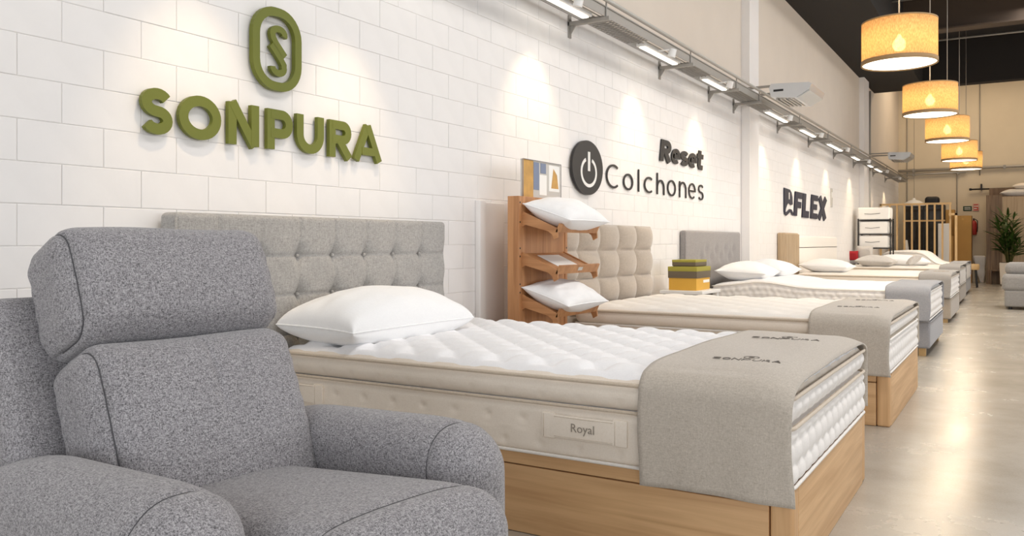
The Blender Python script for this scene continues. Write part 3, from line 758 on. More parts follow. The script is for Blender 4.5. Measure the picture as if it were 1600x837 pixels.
r1 = drape('bed_runner', 'taupe felt runner with stitched emblems over the foot of the nearest bed', 1.835, 2.325, 2.572, 3.992, .612, .262, .32, runner_fab, .024, 3, droop=.03)
embroidery(r1, 2.12, 2.80, .034)
embroidery(r1, 2.09, 3.48, .040)
pillow((.365, 3.0, .69), .44, .88, .24, (0, math.radians(2), 0), pillow_m, 'large white pillow lying on the nearest mattress', seed=2, power=.33, flat=.32)

def tuft_headboard(label, y0, y1, h, x0, x1, mat, ys, zs, dcell, style, z0=0.0, group='upholstered headboards', res=.012, btn=None):
    t = thing('headboard', label, 'headboard', ((x0 + x1) / 2, (y0 + y1) / 2, 0), 0, group)
    hx, hy, hz = (x1 - x0) / 2, (y1 - y0) / 2, (h - z0) / 2
    ys_ = np.array(ys) - (y0 + y1) / 2; zs_ = np.array(zs) - (z0 + h) / 2
    def fn(V, D):
        w = np.clip(D[:, 0], 0, 1) ** 2 * (V[:, 0] > 0)
        dy = np.abs(V[:, 1][:, None] - ys_[None]).min(1); dz = np.abs(V[:, 2][:, None] - zs_[None]).min(1)
        d = np.sqrt(dy ** 2 + dz ** 2)
        if style == 'square':
            V[:, 0] += w * (-.026 * gauss(d, .04) - .009 * gauss(dy, .007) - .009 * gauss(dz, .007) + .004 * np.clip(dy / .1, 0, 1))
        elif style == 'biscuit':
            py = .175; pz = .1025
            a = np.clip(dy / py, 0, 1); b = np.clip(dz / pz, 0, 1)
            V[:, 0] += w * (.085 * np.sqrt(1 - (1 - a) ** 2) * (.25 + .75 * np.sqrt(1 - (1 - b) ** 2)) - .04)
        elif style == 'button':
            dd = np.sqrt((V[:, 1][:, None] - np.array([p[0] for p in btn])[None] + (y0 + y1) / 2) ** 2 + (V[:, 2][:, None] - np.array([p[1] for p in btn])[None] + (z0 + h) / 2) ** 2).min(1)
            V[:, 0] += w * (-.022 * gauss(dd, .05) + .012 * (1 - (V[:, 1] / hy) ** 2))
        return V
    MB().rbox((0, 0, (z0 + h) / 2), (hx, hy, hz), .022, (2, int(2 * hy / res), int(2 * hz / res)), 3, fn).build('panel', mat, t)
    pts = btn or [(a, b) for a in ys for b in zs]
    if style != 'biscuit':
        bx = hx - .018
        for a, b in pts:
            if y0 + .05 < a < y1 - .03 and z0 + .05 < b < h - .05:
                MB().rbox((bx - .004, a - (y0 + y1) / 2, b), (.006, .008, .008), .0059, k=3).build('button', mat, t)
    MB().tube([(hx - .004, -hy + .004, z0 + .02), (hx - .004, -hy + .004, h - .02)], .0045, 6).build('piping', mat, t)
    return t
tuft_headboard('wide light grey square-tufted headboard against the wall', 2.07, 3.845, 1.172, .02, .125, hb1_fab, [2.05 + .225 * i for i in range(9)], [.995, .82, .645], .2, 'square', res=.009)

# ================================================================== recliner
CH = thing('recliner_armchair', 'grey woven recliner armchair in the left foreground', 'armchair', (1.30, 1.31, 0), math.radians(-7))
TB = math.radians(24)
MBk = Matrix.Translation((-.065, 0, .40)) @ Matrix.Rotation(-TB, 4, 'Y')   # local: x forward, z up the back
def wrinkle(V, D, amp, k, ph):
    w = amp * (np.sin(V[:, 1] * k + 3 * np.sin(V[:, 2] * 6 + ph)) + np.sin(V[:, 2] * k * .7 + 2 * np.sin(V[:, 1] * 5 + ph)))
    return V + D * w[:, None]
def headrest_fn(V, D):
    hy, hz = .285, .15
    u = V[:, 1] / hy; v = V[:, 2] / hz
    f = (V[:, 0] > 0)
    V[:, 0] += np.where(f, .035 * np.clip(1 - u ** 4, 0, 1) * np.clip(1 - v ** 2, 0, 1), 0)
    V = V - D * (.006 * gauss(np.abs(V[:, 1]) - .258, .005) * (D[:, 0] > -.2))[:, None]
    sh = gauss(np.abs(u) - 1, .25)
    V = V + D * (.0012 * sh * np.sin(V[:, 2] * 120 + V[:, 1] * 30))[:, None]
    return wrinkle(V, D, .0015, 16, 1)
def lower_fn(V, D):
    hy, hz = .28, .235
    u = V[:, 1] / hy; v = V[:, 2] / hz; f = V[:, 0] > 0
    V[:, 0] += np.where(f, .045 * np.clip(1 - u ** 4, 0, 1) * np.clip(1 - v ** 4, 0, 1), 0)
    V[:, 0] += np.where(f, -.006 * gauss(V[:, 1], .006) * np.clip((v + .1) / .5, 0, 1), 0)
    V = V - D * (.006 * gauss(np.abs(V[:, 1]) - .252, .005) * (D[:, 0] > -.2))[:, None]
    sh = gauss(np.abs(u) - .9, .2)
    V = V + D * (.0012 * sh * np.sin(V[:, 2] * 110))[:, None]
    return wrinkle(V, D, .0015, 14, 2)
MB().rbox((.0, .02, .575), (.115, .285, .15), .07, (6, 50, 26), 14, headrest_fn, MBk).build('headrest', chair_fab, CH)
MB().rbox((.01, .02, .195), (.11, .28, .235), .07, (6, 60, 40), 14, lower_fn, MBk).build('backrest', chair_fab, CH)
MB().rbox((-.15, .0, .24), (.075, .36, .38), .05, (4, 16, 16), 5, None, MBk).build('back_shell', chair_fab, CH)
def arm_fn(sg):
    def fn(V, D):
        x = V[:, 0]; top = np.clip(V[:, 2] / .25, 0, 1)
        V[:, 2] += top * (.008 + .022 * (x / .425) - .03 * np.clip((x - .2) / .22, 0, 1) ** 2.4 - .05 * np.clip((-x - .15) / .25, 0, 1) ** 2)
        V[:, 1] += sg * .014 * np.clip(1 - (V[:, 2] / .25) ** 2, 0, 1)
        dx = np.abs(x - .315)
        V = V - D * (.005 * gauss(dx, .006) * np.clip(.4 + V[:, 2] / .2, 0, 1))[:, None]
        return wrinkle(V, D, .0012, 15, sg + 4)
    return fn
for sg in (-1, 1):
    MB().rbox((.115, sg * .345, .345), (.425, .105, .265), .095, (110, 8, 20), 7, arm_fn(sg)).build('arm', chair_fab, CH)
def seat_fn(V, D):
    u = V[:, 1] / .245; x = V[:, 0] / .435; t_ = V[:, 2] > 0
    V[:, 2] += np.where(t_, .035 * np.clip(1 - u ** 4, 0, 1) * np.clip(1 - x ** 8, 0, 1), 0)
    V[:, 2] += .045 * V[:, 0] / .435
    V = V - D * (.005 * gauss(V[:, 0] - .33, .007) * (D[:, 2] > .2))[:, None]
    return wrinkle(V, D, .0012, 13, 6)
MB().rbox((.275, 0, .378), (.435, .245, .12), .075, (90, 24, 4), 6, seat_fn).build('seat', chair_fab, CH)
seam_m = plain('seam_thread', s(84, 83, 86), .9)
def seam(half, r, axis, val, fn, c, M=None, lo=0.0, hi=1.0, n=72, part=None):
    h = np.array(half); inn = h - r; a, b = (axis + 1) % 3, (axis + 2) % 3
    d = max(0.0, abs(val) - inn[axis]); re = math.sqrt(max(r * r - d * d, 1e-8)); V = []; D = []
    for i in range(n + 1):
        q = 2 * math.pi * (lo + (hi - lo) * i / n); ca, cb = math.cos(q), math.sin(q)
        # walk the rounded rectangle by direction
        k = min(((inn[a] + re) / abs(ca)) if abs(ca) > 1e-6 else 9e9, ((inn[b] + re) / abs(cb)) if abs(cb) > 1e-6 else 9e9)
        pa, pb = ca * k, cb * k; qa, qb = np.clip(pa, -inn[a], inn[a]), np.clip(pb, -inn[b], inn[b])
        L = math.hypot(pa - qa, pb - qb); ua, ub = ((pa - qa) / L, (pb - qb) / L) if L > 1e-9 else (ca, cb)
        p = np.zeros(3); p[axis] = val; p[a] = qa + ua * re; p[b] = qb + ub * re
        dd = np.zeros(3); dd[axis] = math.copysign(d / r, val); dd[a] = ua * re / r; dd[b] = ub * re / r
        V.append(p); D.append(dd)
    V = fn(np.array(V), np.array(D)) + np.array(D) * .0008 + np.array(c)
    P = [(M @ Vector(p)) if M is not None else Vector(p) for p in V]
    MB().tube(P, .0016, 6).build('seam', seam_m, part)
parts = {o.name.split('.')[0]: o for o in CH.children}
for sy in (-1, 1):
    seam((.115, .285, .15), .07, 1, sy * .258, headrest_fn, (.0, .02, .575), MBk, .03, .53, part=parts['headrest'])
    seam((.11, .28, .235), .07, 1, sy * .252, lower_fn, (.01, .02, .195), MBk, .03, .53, part=parts['backrest'])
for o in [q for q in CH.children if q.name.startswith('arm')]:
    sg = 1 if o.data.vertices[0].co.y > 0 else -1
    seam((.425, .105, .265), .095, 0, .315, arm_fn(sg), (.115, sg * .345, .345), None, -.1, .6, part=o)
seam((.435, .245, .12), .075, 0, .33, seat_fn, (.275, 0, .378), None, .0, .5, part=parts['seat'])
MB().rbox((.63, 0, .22), (.055, .24, .15), .04, (4, 12, 8), 4).build('footrest_panel', chair_fab, CH)
MB().rbox((.10, 0, .12), (.36, .24, .08), .02).build('frame', chair_fab, CH)
for sx in (-.2, .42):
    for sy in (-.3, .3): MB().cyl((sx, sy, 0), (sx, sy, .1), .02, .025, 12).build('foot', black_m, CH)

# ================================================================== pillow display rack
RK = thing('pillow_rack', 'wooden display rack with tilted shelves holding pillows beside the beds', 'display rack', (.30, 4.67, 0))
MB().rbox((-.02, 0, .67), (.02, .29, .67), .003).build('back_board', rack_wood, RK)
for sy in (-.305, .305):
    st = MB().rbox((-.035, sy, .67), (.04, .016, .67), .003).build('upright', rack_wood, RK)
    for zz in (.75, .80, .97, 1.02, 1.18, 1.30):
        MB().cyl((.0052, sy, zz), (.0062, sy, zz), .006, n=10).build('peg_hole', black_m, st)
tilt = math.radians(24)
for zz in (1.235, .985, .725):
    sh = bpy.data.objects.new('shelf', None)
    M = Matrix.Translation((0, 0, zz)) @ Matrix.Rotation(tilt, 4, 'Y')
    b = MB(); b.box(0, .27, -.27, .27, -.004, .004, 0, M); so = b.build('shelf', rack_wood_x, RK)
    bpy.data.objects.remove(sh)
    MB().box(.262, .272, -.275, .275, -.01, .045, 0, M).build('shelf_lip', rack_wood, so)
    MB().box(.2725, .274, -.02, .04, .008, .03, 0, M).build('lip_badge', bro_grey, so)
    for sy in (-.275, .265):
        b = MB()
        pr = [(.0, .012), (.265, .012), (.29, -.035), (.27, -.06), (.245, -.035), (.21, -.028), (.05, -.055), (.0, -.12)]
        V = [M @ Vector((p[0], sy + q, p[1])) for q in (0, .012) for p in pr]; n = len(pr)
        b.add(V, [tuple(reversed(range(n))), tuple(range(n, 2 * n))] + [(i, (i + 1) % n, n + (i + 1) % n, n + i) for i in range(n)], 0, False)
        b.build('shelf_bracket', rack_wood_x, so)
def on_shelf(zz, d, y, up): 
    M = Matrix.Translation((.30, 4.67, zz)) @ Matrix.Rotation(tilt, 4, 'Y'); return M @ Vector((d, y, up))
pillow(on_shelf(1.235, .155, 0, .075), .34, .56, .17, (0, tilt * .75, 0), pillow_m, 'small white pillow on the top shelf of the wooden rack', 'pillows on the wooden rack', 5)
pillow(on_shelf(.725, .150, -.005, .07), .34, .56, .16, (0, tilt * .75, 0), pillow_m, 'small white pillow on the bottom shelf of the wooden rack', 'pillows on the wooden rack', 8)
o = MB().box(-.10, .10, -.15, .13, .001, .003).build('leaflet', paper); o.matrix_world = Matrix.Translation(on_shelf(.985, .14, 0, .0045)) @ Matrix.Rotation(tilt, 4, 'Y')
tag(o, 'white leaflet lying on the empty middle shelf of the rack', 'leaflet')
PO = thing('brochure_board', 'small printed brochure board standing on top of the wooden rack', 'poster', (.27, 4.69, 1.341))
MB().box(-.006, .006, -.25, .25, 0, .235).build('board', bro_grey, PO)
MB().box(.0062, .008, -.25, -.115, 0, .235).build('print_panel', bro_gold, PO)
MB().box(.0062, .008, -.11, -.04, .05, .225).build('print_panel', steel_blue, PO)
MB().box(.0062, .0085, -.035, .06, .02, .15).build('print_panel', paper, PO)
MB().box(.0062, .0085, -.02, .05, .16, .225).build('print_panel', steel_blue, PO)
MB().box(.0062, .0085, .09, .235, .05, .22).build('print_panel', paper, PO)
MB().prism([(.12, .07), (.22, .07), (.20, .16), (.15, .20)], 0, .0088, .0096).build('print_panel', bro_gold, PO)
MB().tube([(.012, -.25, .0), (.012, -.25, .235), (.012, .25, .235), (.012, .25, 0)], .003, 6).build('acrylic_frame', clear_m, PO)

# ================================================================== bed 2
oak_base('light oak bed base of the second bed, with beige tufted headboard', .28, 2.28, 5.17, 6.71, .30)
m2 = mattress('cream mattress with brown corded edge on the second bed', .27, 2.278, 5.15, 6.72, .302, .60, .50,
              (mat_cream, mat_side, mat_foot), ((.312, .006, piping_w), (.50, .006, piping_w), (.59, .009, piping_m)), res=.018, tuft=.19, tdep=.016, crown=.025)
r2 = drape('bed_runner', 'taupe felt runner hanging over the foot of the second bed', 1.84, 2.285, 5.146, 6.722, .618, .295, .33, runner_fab, .016, 9, wav=.012, droop=.02)
embroidery(r2, 2.06, 5.5, .036); embroidery(r2, 2.06, 6.2, .036)
tuft_headboard('beige velvet biscuit-tufted headboard behind the wooden rack', 5.04, 6.79, 1.195, .055, .20, velvet, [5.04 + .35 * i for i in range(6)], [1.20, .995, .79, .585, .38], .2, 'biscuit')

# yellow boxes on a bedside table
BT = thing('bedside_table', 'white bedside table under the stacked yellow boxes', 'table', (.32, 7.42, 0))
MB().rbox((0, 0, .61), (.2, .26, .015), .004).build('top', white_m, BT)
for sx in (-.17, .17):
    for sy in (-.23, .23): MB().cyl((sx, sy, 0), (sx, sy, .596), .016, .02, 10).build('leg', white_m, BT)
def gift_box(loc, hx, hy, h, lid_h, mats, label, rz, strip=False):
    t = thing('storage_box', label, 'box', loc, rz, 'card boxes stacked on the bedside table')
    MB().rbox((0, 0, h / 2), (hx, hy, h / 2), .003).build('body', mats[0], t)
    l = MB().rbox((0, 0, h + lid_h * .5 - lid_h * .55), (hx + .006, hy + .006, lid_h * .55), .003).build('lid', mats[1], t)
    MB().rbox((0, 0, h + lid_h * .50), (hx + .007, hy + .007, lid_h * .28), .003).build('lid_top', mats[2], l)
    if strip: MB().box(hx - .001, hx + .002, .0, hy - .02, h * .42, h * .58).build('label', paper, t)
    return t
gift_box((.31, 7.42, .625), .13, .19, .155, .075, (mustard, brown_card, olive_card), 'mustard yellow card box with olive lid', 0, True)
gift_box((.31, 7.42, .839), .105, .15, .03, .04, (brown_card, brown_card, olive_card), 'flat olive and brown box stacked on the mustard box', 0)

# ================================================================== bed 3
soft_base('grey upholstered bed base of the third bed', .16, 2.21, 8.57, 10.13, .075, .325, base_grey, brass)
zf3 = lambda x: .055 * math.exp(-((x - .66) / .30) ** 2)
mattress('white mattress with honeycomb sides and raised middle on the third bed', .15, 2.2, 8.56, 10.14, .328, .61, None, (mat_top, mat_foot, mat_foot), ((.34, .006, piping_w), (.60, .006, piping_w)),
         res=.02, tuft=.2, tdep=.006, side_style='honey', crown=.02, zf=zf3)
r3 = drape('bed_runner', 'smooth grey runner over the foot of the third bed', 1.83, 2.215, 8.556, 10.142, .626, .33, .36, runner_grey, .014, 12, wav=.006, droop=.01)
text_mesh('S', .06, paper, r3, Matrix.Translation((2.0, 8.536, .44)) @ Matrix.Rotation(R90, 4, 'X'), .001)
tuft_headboard('dark grey headboard with few small buttons beside the near pilaster', 8.0, 9.92, 1.18, .005, .07, hb3_fab, [8.5], [.8], .2, 'button', res=.03,
               btn=[(8.45 + .33 * i, .90) for i in range(4)] + [(8.62 + .33 * i, .98) for i in range(4)])
pillow((.42, 8.98, .75), .52, .78, .2, (0, math.radians(3), .05), pillow_m, 'plump white pillow on the third bed, nearer of two', 'pillows on the third bed', 11)
pillow((.45, 9.76, .76), .52, .76, .2, (0, math.radians(3), -.06), pillow_m, 'plump white pillow on the third bed, farther of two', 'pillows on the third bed', 12)

# ================================================================== beds 4, 5, 6
soft_base('taupe upholstered bed base of the fourth bed', .2, 2.15, 12.35, 14.2, .05, .32, base_taupe, brass)
mattress('cream mattress with grey side on the fourth bed', .18, 2.145, 12.33, 14.22, .323, .61, None, (mat_cream, mat_side, mat_foot), ((.335, .006, piping_w), (.595, .008, piping_m)), res=.035, tuft=.25, tdep=.006, crown=.02)
r4 = drape('bed_runner', 'grey-taupe runner with small orange emblem over the fourth bed', 1.77, 2.155, 12.326, 14.222, .626, .33, .36, runner_taupe, .014, 15, wav=.006, droop=.01)
embroidery(r4, 2.0, 12.95, .05, brass, 'FLEX')
pillow((.5, 12.95, .72), .66, .85, .19, (0, .05, 0), pillow_m, 'white pillow at the head of the fourth bed', None, 14)
HB4 = thing('headboard', 'narrow beige fluted headboard sample standing against the far wall', 'headboard', (.065, 12.38, 0), 0, 'headboards on the far wall')
MB().rbox((-.005, 0, .6), (.055, .42, .6), .02, k=4).build('panel', flute_m, HB4)
for i in range(9):
    yy = -.36 + i * .09; MB().rbox((.054, yy, .6), (.012, .04, .585), .011, k=3).build('flute', flute_m, HB4)
HB5 = thing('headboard', 'low white upholstered headboard beside the fluted panel', 'headboard', (.03, 14.55, 0), 0, 'headboards on the far wall')
for zz in (.55, .86, 1.06):
    MB().rbox((0, 0, zz), (.028, 1.65, .15 if zz < 1 else .1), .02, (2, 6, 2), 3).build('cushion_panel', mat_cream, HB5)
MB().box(-.028, .0, -1.64, 1.64, 0, .42).build('frame', white_m, HB5)

soft_base('taupe upholstered bed base of the fifth bed', .2, 2.07, 15.88, 17.85, .05, .32, base_taupe, brass)
mattress('white mattress on the fifth bed', .18, 2.065, 15.86, 17.87, .323, .62, None, (mat_cream, mat_side, mat_foot), ((.335, .006, piping_w), (.605, .008, piping_m)), res=.05, tuft=.25, tdep=.006, crown=.02)
drape('bed_runner', 'grey runner over the foot of the fifth bed', 1.76, 2.075, 15.856, 17.872, .634, .34, .36, runner_taupe, .02, 18, wav=.006)
pillow((.72, 16.25, .73), .62, .8, .2, (0, .05, 0), cush_grey, 'light grey pillow on the fifth bed, nearer of two', 'pillows on the fifth bed', 20)
pillow((1.05, 17.2, .73), .95, .85, .2, (0, .05, .1), pillow_m, 'long white pillow on the fifth bed behind the grey one', 'pillows on the fifth bed', 21)
pillow((1.33, 16.3, .76), .26, .3, .12, (0, math.radians(-38), .3), cush_grey, 'small pale grey scatter cushion on the fifth bed', None, 22, 'cushion', 'cushion')

soft_base('grey upholstered bed base of the sixth and farthest bed', .2, 2.02, 19.0, 20.9, .05, .32, base_grey, brass)
zf6 = lambda x: .27 / (1 + math.exp((x - 1.36) / .07)) * (1 / (1 + math.exp(-(x - .42) / .06)))
mattress('white adjustable mattress with raised head on the farthest bed', .35, 2.015, 18.98, 20.92, .323, .62, None, (mat_top, mat_foot, mat_foot), ((.335, .006, piping_w), (.605, .006, piping_w)), res=.04, tuft=.25, tdep=.004, crown=.01, zf=zf6)
drape('bed_runner', 'grey runner over the foot of the farthest bed', 1.72, 2.025, 18.976, 20.922, .634, .34, .36, runner_grey, .015, 19, wav=.006)

# ================================================================== rolled-mattress boxes on a black shelf
SH = thing('storage_shelf', 'black metal shelf holding three white packages near the back corner', 'shelf', (.42, 18.42, 0), 0)
for sx in (-.3, .3):
    for sy in (-.24, .24): MB().box(sx - .012, sx + .012, sy - .012, sy + .012, 0, 1.55).build('upright', black_m, SH)
for zz in (.70, .95, 1.235, 1.52): MB().box(-.31, .31, -.25, .25, zz - .012, zz).build('shelf_board', black_m, SH)
for zz, wx, lb in ((1.521, .31, 'top white wrapped package on the black shelf'), (1.236, .29, 'middle white wrapped package on the black shelf'), (.951, .29, 'bottom white wrapped package on the black shelf')):
    t = thing('wrapped_package', lb, 'package', (.41, 18.4, zz), 0, 'white packages on the black shelf')
    MB().rbox((0, 0, .13), (wx - .01, .22, .128), .03, (6, 6, 4), 3, lambda V, D: wrinkle(V, D, .004, 22, zz * 9)).build('wrap', paper, t)
    MB().tube([(-wx * .55, -.223, .13), (-.05, -.226, .12), (wx * .4, -.223, .135)], .004, 6).build('carry_strap', black_m, t)
    MB().rbox((wx * .86, -.05, .12), (.03, .1, .05), .02, (2, 2, 2), 2).build('gathered_end', pillow_m, t)
pillow((.28, 18.02, .84), .34, .3, .12, (0, math.radians(70), R90), cush_grey, 'grey cushion leaning under the packages', None, 31, 'cushion', 'cushion')
pillow((.06, 17.93, .80), .2, .2, .1, (0, math.radians(75), R90), cush_red, 'small red cushion leaning in the corner under the packages', None, 32, 'cushion', 'cushion')
# low table for those cushions
LT = thing('side_table', 'low grey side table carrying the red and grey cushions', 'table', (.26, 18.0, 0))
MB().rbox((0, 0, .66), (.24, .12, .012), .004).build('top', base_grey, LT)
for sx in (-.2, .2): MB().box(sx - .015, sx + .015, -.1, .1, 0, .65).build('leg', galv_d, LT)

# ================================================================== wooden slatted partition and stock behind it
CG = thing('slatted_partition', 'pale pine slatted partition frame near the back wall', 'partition', (0, 22.0, 0))
MB().box(.03, 1.575, -.03, .03, 1.965, 2.01).build('top_rail', pine_x, CG)
MB().box(.03, 1.575, -.03, .03, .05, .1).build('bottom_rail', pine_x, CG)
for i in range(9):
    xx = .25 + i * .1625; MB().box(xx - .02, xx + .02, -.02, .02, .1, 1.965).build('slat', pine, CG)
MB().box(.03, .07, -.03, .03, 0, 2.0).build('slat', pine, CG)
MB().box(1.66, 1.71, -.25, -.20, 0, 1.75).build('door_post', pine, CG)
MB().box(1.535, 1.71, -.25, -.20, 1.70, 1.75).build('door_rail', pine_x, CG)
CB = thing('display_cabinet', 'tall dark glass-fronted cabinet behind the pine slats', 'cabinet', (.80, 24.2, 0))
MB().box(-.48, .48, 0, .5, 0, 2.05).build('body', black_m, CB)
for sx in (-.24, .24): MB().box(sx - .225, sx + .225, -.02, -.001, .1, 2.0).build('glass_door', mirror_m, CB)
MB().box(-.5, .5, -.03, -.02, 1.62, 1.66).build('shelf_edge', pine_x, CB)
OC = thing('office_chair', 'white office chair standing behind the pine slats', 'chair', (.86, 23.2, 0))
MB().rbox((0, 0, .48), (.22, .22, .03), .025, (3, 3, 1), 3).build('seat', paper, OC)
MB().rbox((-.24, 0, .85), (.02, .2, .32), .018, (1, 4, 4), 3, None, Matrix.Rotation(-.12, 4, 'Y')).build('backrest', paper, OC)
MB().tube([(.18, .2, .48), (.2, .24, .68), (-.12, .24, .70)], .018, 8).build('armrest', paper, OC)
MB().tube([(.18, -.2, .48), (.2, -.24, .68), (-.12, -.24, .70)], .018, 8).build('armrest', paper, OC)
MB().cyl((0, 0, .1), (0, 0, .46), .025, n=12).build('column', galv, OC)
for q in range(5):
    a = q * 1.2566; MB().cyl((0, 0, .1), (.26 * math.cos(a), .26 * math.sin(a), .03), .02, .014, 8).build('leg', galv, OC)
BG = MB().rbox((0, 0, .11), (.17, .14, .11), .08, (4, 4, 4), 4, lambda V, D: wrinkle(V, D, .008, 20, 3)).build('bag', black_m); BG.location = (.98, 24.45, 2.055)
tag(BG, 'black bag lying on top of the dark cabinet', 'bag')
DL = thing('dome_lamp', 'white dome pendant hanging in front of the dark cabinet', 'pendant lamp', (.62, 23.7, 2.02))
MB().lathe([(.26, 0), (.22, .07), (.12, .13), (.04, .15), (.03, .19), (.0001, .2)], n=28).build('shade', white_m, DL)
MB().tube([(0, 0, .19), (0, 0, 3.98)], .006, 6).build('cord', MATS['cord_grey'], DL)
WP = MB().rbox((1.28, 24.0, .78), (.13, .03, .78), .01, (2, 1, 4), 2).build('panel_board', paper); tag(WP, 'white panel standing upright behind the right-hand slats', 'panel')
def carton(loc, hx, hy, h, label):
    t = thing('cardboard_box', label, 'box', loc, 0, 'cardboard cartons by the back wall')
    MB().rbox((0, 0, h / 2), (hx, hy, h / 2), .006).build('body', cardboard, t)
    MB().box(-.03, .03, -hy - .001, hy + .001, h - .12, h + .0015).build('tape', bro_gold, t)
    for sg in (-1, 1): MB().box(sg * .002 if sg > 0 else -hx, hx if sg > 0 else -.002, -hy + .005, hy - .005, h + .0005, h + .004).build('flap', cardboard, t)
carton((1.66, 25.3, 0), .20, .3, 1.78, 'tall yellow-brown carton standing by the back wall')
carton((1.372, 24.72, 0), .08, .3, 1.25, 'lower carton wedged beside the tall yellow-brown one')
carton((1.20, 25.45, 0), .25, .22, 1.95, 'wide carton at the back behind the white panel')
ST = thing('stool', 'small round wooden stool beyond the farthest bed', 'stool', (1.98, 22.6, 0))
MB().lathe([(.0001, .42), (.13, .42), (.15, .44), (.15, .54), (.13, .56), (.0001, .56)], n=24).build('seat', pine, ST)
for q in range(4):
    a = q * R90 + .7; MB().cyl((.10 * math.cos(a), .10 * math.sin(a), .43), (.14 * math.cos(a), .14 * math.sin(a), 0), .016, .012, 8).build('leg', black_m, ST)

# ================================================================== back wall fittings
def wall_sign_small(x0, x1, z0, z1, mat, label, cat, word):
    t = thing('safety_sign', label, cat, ((x0 + x1) / 2, BACK, (z0 + z1) / 2))
    hx, hz = (x1 - x0) / 2, (z1 - z0) / 2
    MB().rbox((0, -.008, 0), (hx, .007, hz), .003).build('plate', mat, t)
    for zz in (hz * .35, -hz * .3): MB().box(-hx * .7, hx * (.7 if zz > 0 else .35), -.018, -.0155, zz - hz * .12, zz + hz * .12).build('print_line', paper, t)
    if word == 'arrow': MB().prism([(-hz * .55, hx * .45), (-hz * .05, hx * .45), (-hz * .3, hx * .8)], 1, -.018, -.0155).build('arrow', paper, t)
    else: MB().tube([(-hx * .85, -.0165, -hz * .88), (hx * .85, -.0165, -hz * .88), (hx * .85, -.0165, hz * .88), (-hx * .85, -.0165, hz * .88)], .006, 6, True).build('border', paper, t)
wall_sign_small(1.62, 1.83, 1.94, 2.07, green_s, 'dark green exit sign on the back wall', 'sign', 'arrow')
wall_sign_small(1.86, 2.0, 1.93, 2.13, red_s, 'small red fire notice beside the green exit sign', 'sign', 'border')
FE = thing('fire_extinguisher', 'red fire extinguisher hung on the back wall', 'extinguisher', (1.88, BACK - .11, 1.28))
MB().lathe([(.0001, 0), (.07, .005), (.078, .02), (.078, .30), (.06, .36), (.025, .385), (.025, .41), (.0001, .41)], n=20).build('cylinder', red_m, FE)
MB().rbox((0, 0, .43), (.02, .05, .02), .008).build('valve', black_m, FE)
MB().tube([(.03, -.03, .43), (.09, -.05, .38), (.09, -.06, .2), (.08, -.06, .08)], .012, 8).build('hose', black_m, FE)
MB().box(-.03, .03, .078, .108, .1, .3).build('bracket', galv_d, FE)
for i, (zz, rr_, lb) in enumerate(((3.10, .04, 'upper grey pipe running across the back wall'), (2.98, .025, 'lower thin grey pipe on the back wall'))):
    t = thing('wall_pipe', lb, 'pipe', (0, BACK - .08, zz), 0, 'pipes on the back wall')
    MB().tube([(0, 0, 0), (8.9 if i == 0 else 1.7, 0, .02)], rr_, 10).build('pipe_run', galv, t)
    for xx in (.4, 1.5, 2.6): 
        if i == 0 or xx < 1.7: MB().box(xx - .03, xx + .03, -rr_, .08, -rr_ - .01, rr_ + .01).build('clamp', galv_d, t)
for i, (xx, z0, z1, lb) in enumerate(((1.47, 0.3, 5.9, 'thin vertical cable conduit above the pine partition'), (2.02, 2.9, 5.9, 'thin vertical conduit dropping above the pipe junction'), (.22, .3, 5.9, 'thin vertical conduit nearest the back left corner'))):
    tag(MB().tube([(xx, BACK - .02, z0), (xx, BACK - .02, z1)], .012, 8).build('cable_conduit', galv_d), lb, 'conduit', 'vertical conduits on the back wall')
o = MB().tube([(.03, 20.35, 0), (.03, 20.35, 4.5)], .03, 10).build('cable_conduit', galv); tag(o, 'grey vertical conduit beside the far pilaster', 'conduit')
# switch plate on left wall
SP = thing('wall_plate', 'small beige electrical plate on the wall right of the navy letters', 'switch plate', (.0, 15.95, 1.88))
MB().rbox((.008, 0, 0), (.008, .07, .17), .004).build('plate', bro_grey, SP)
MB().rbox((.018, 0, .05), (.004, .03, .05), .003).build('rocker', paper, SP)

# sliding door cabinet
WD = thing('wardrobe', 'brown wooden wardrobe panel standing at the right by the back wall', 'wardrobe', (2.2, 24.9, 0))
MB().box(0, .36, 0, .04, 0, 2.30).build('side_panel', dark_wood, WD)
MB().box(.36, 1.9, .02, .06, 0, 2.25).build('door', MATS['back_wall_paint'] if False else flute_m, WD)
MB().box(0, .03, .04, .7, 0, 2.30).build('end_panel', dark_wood, WD)
MB().box(.03, 1.9, .06, .7, 2.23, 2.27).build('top_board', dark_wood, WD)
MB().box(.05, 2.2, .74, .80, 2.30, 2.52).build('header_board', dark_wood, WD)
MB().box(.1, .45, -.3, -.02, .34, .37).box(.1, .13, -.3, -.02, 0, .34).box(.42, .45, -.3, -.02, 0, .34).build('bench', dark_wood, WD)
RL = thing('door_rail', 'black sliding door rail with a bracket left of the wardrobe', 'rail', (1.82, 25.9, 2.52))
MB().tube([(0, 0, 0), (2.2, 0, 0)], .02, 8).build('bar', black_m, RL)
MB().box(.22, .26, -.02, .1, -.03, .14).build('hanger', black_m, RL); MB().rbox((-.02, 0, 0), (.03, .03, .03), .01).build('end_stop', black_m, RL)
pillow((2.95, 25.25, 2.36), .9, .5, .2, (0, 0, .05), cush_grey, 'beige folded blanket on top of the wardrobe', 'bedding on the wardrobe', 40, 'folded_blanket', 'blanket')
pillow((3.1, 25.25, 2.53), .6, .45, .16, (0, 0, -.1), mat_side, 'smaller cream blanket on top of the beige folded one', 'bedding on the wardrobe', 41, 'folded_blanket', 'blanket')
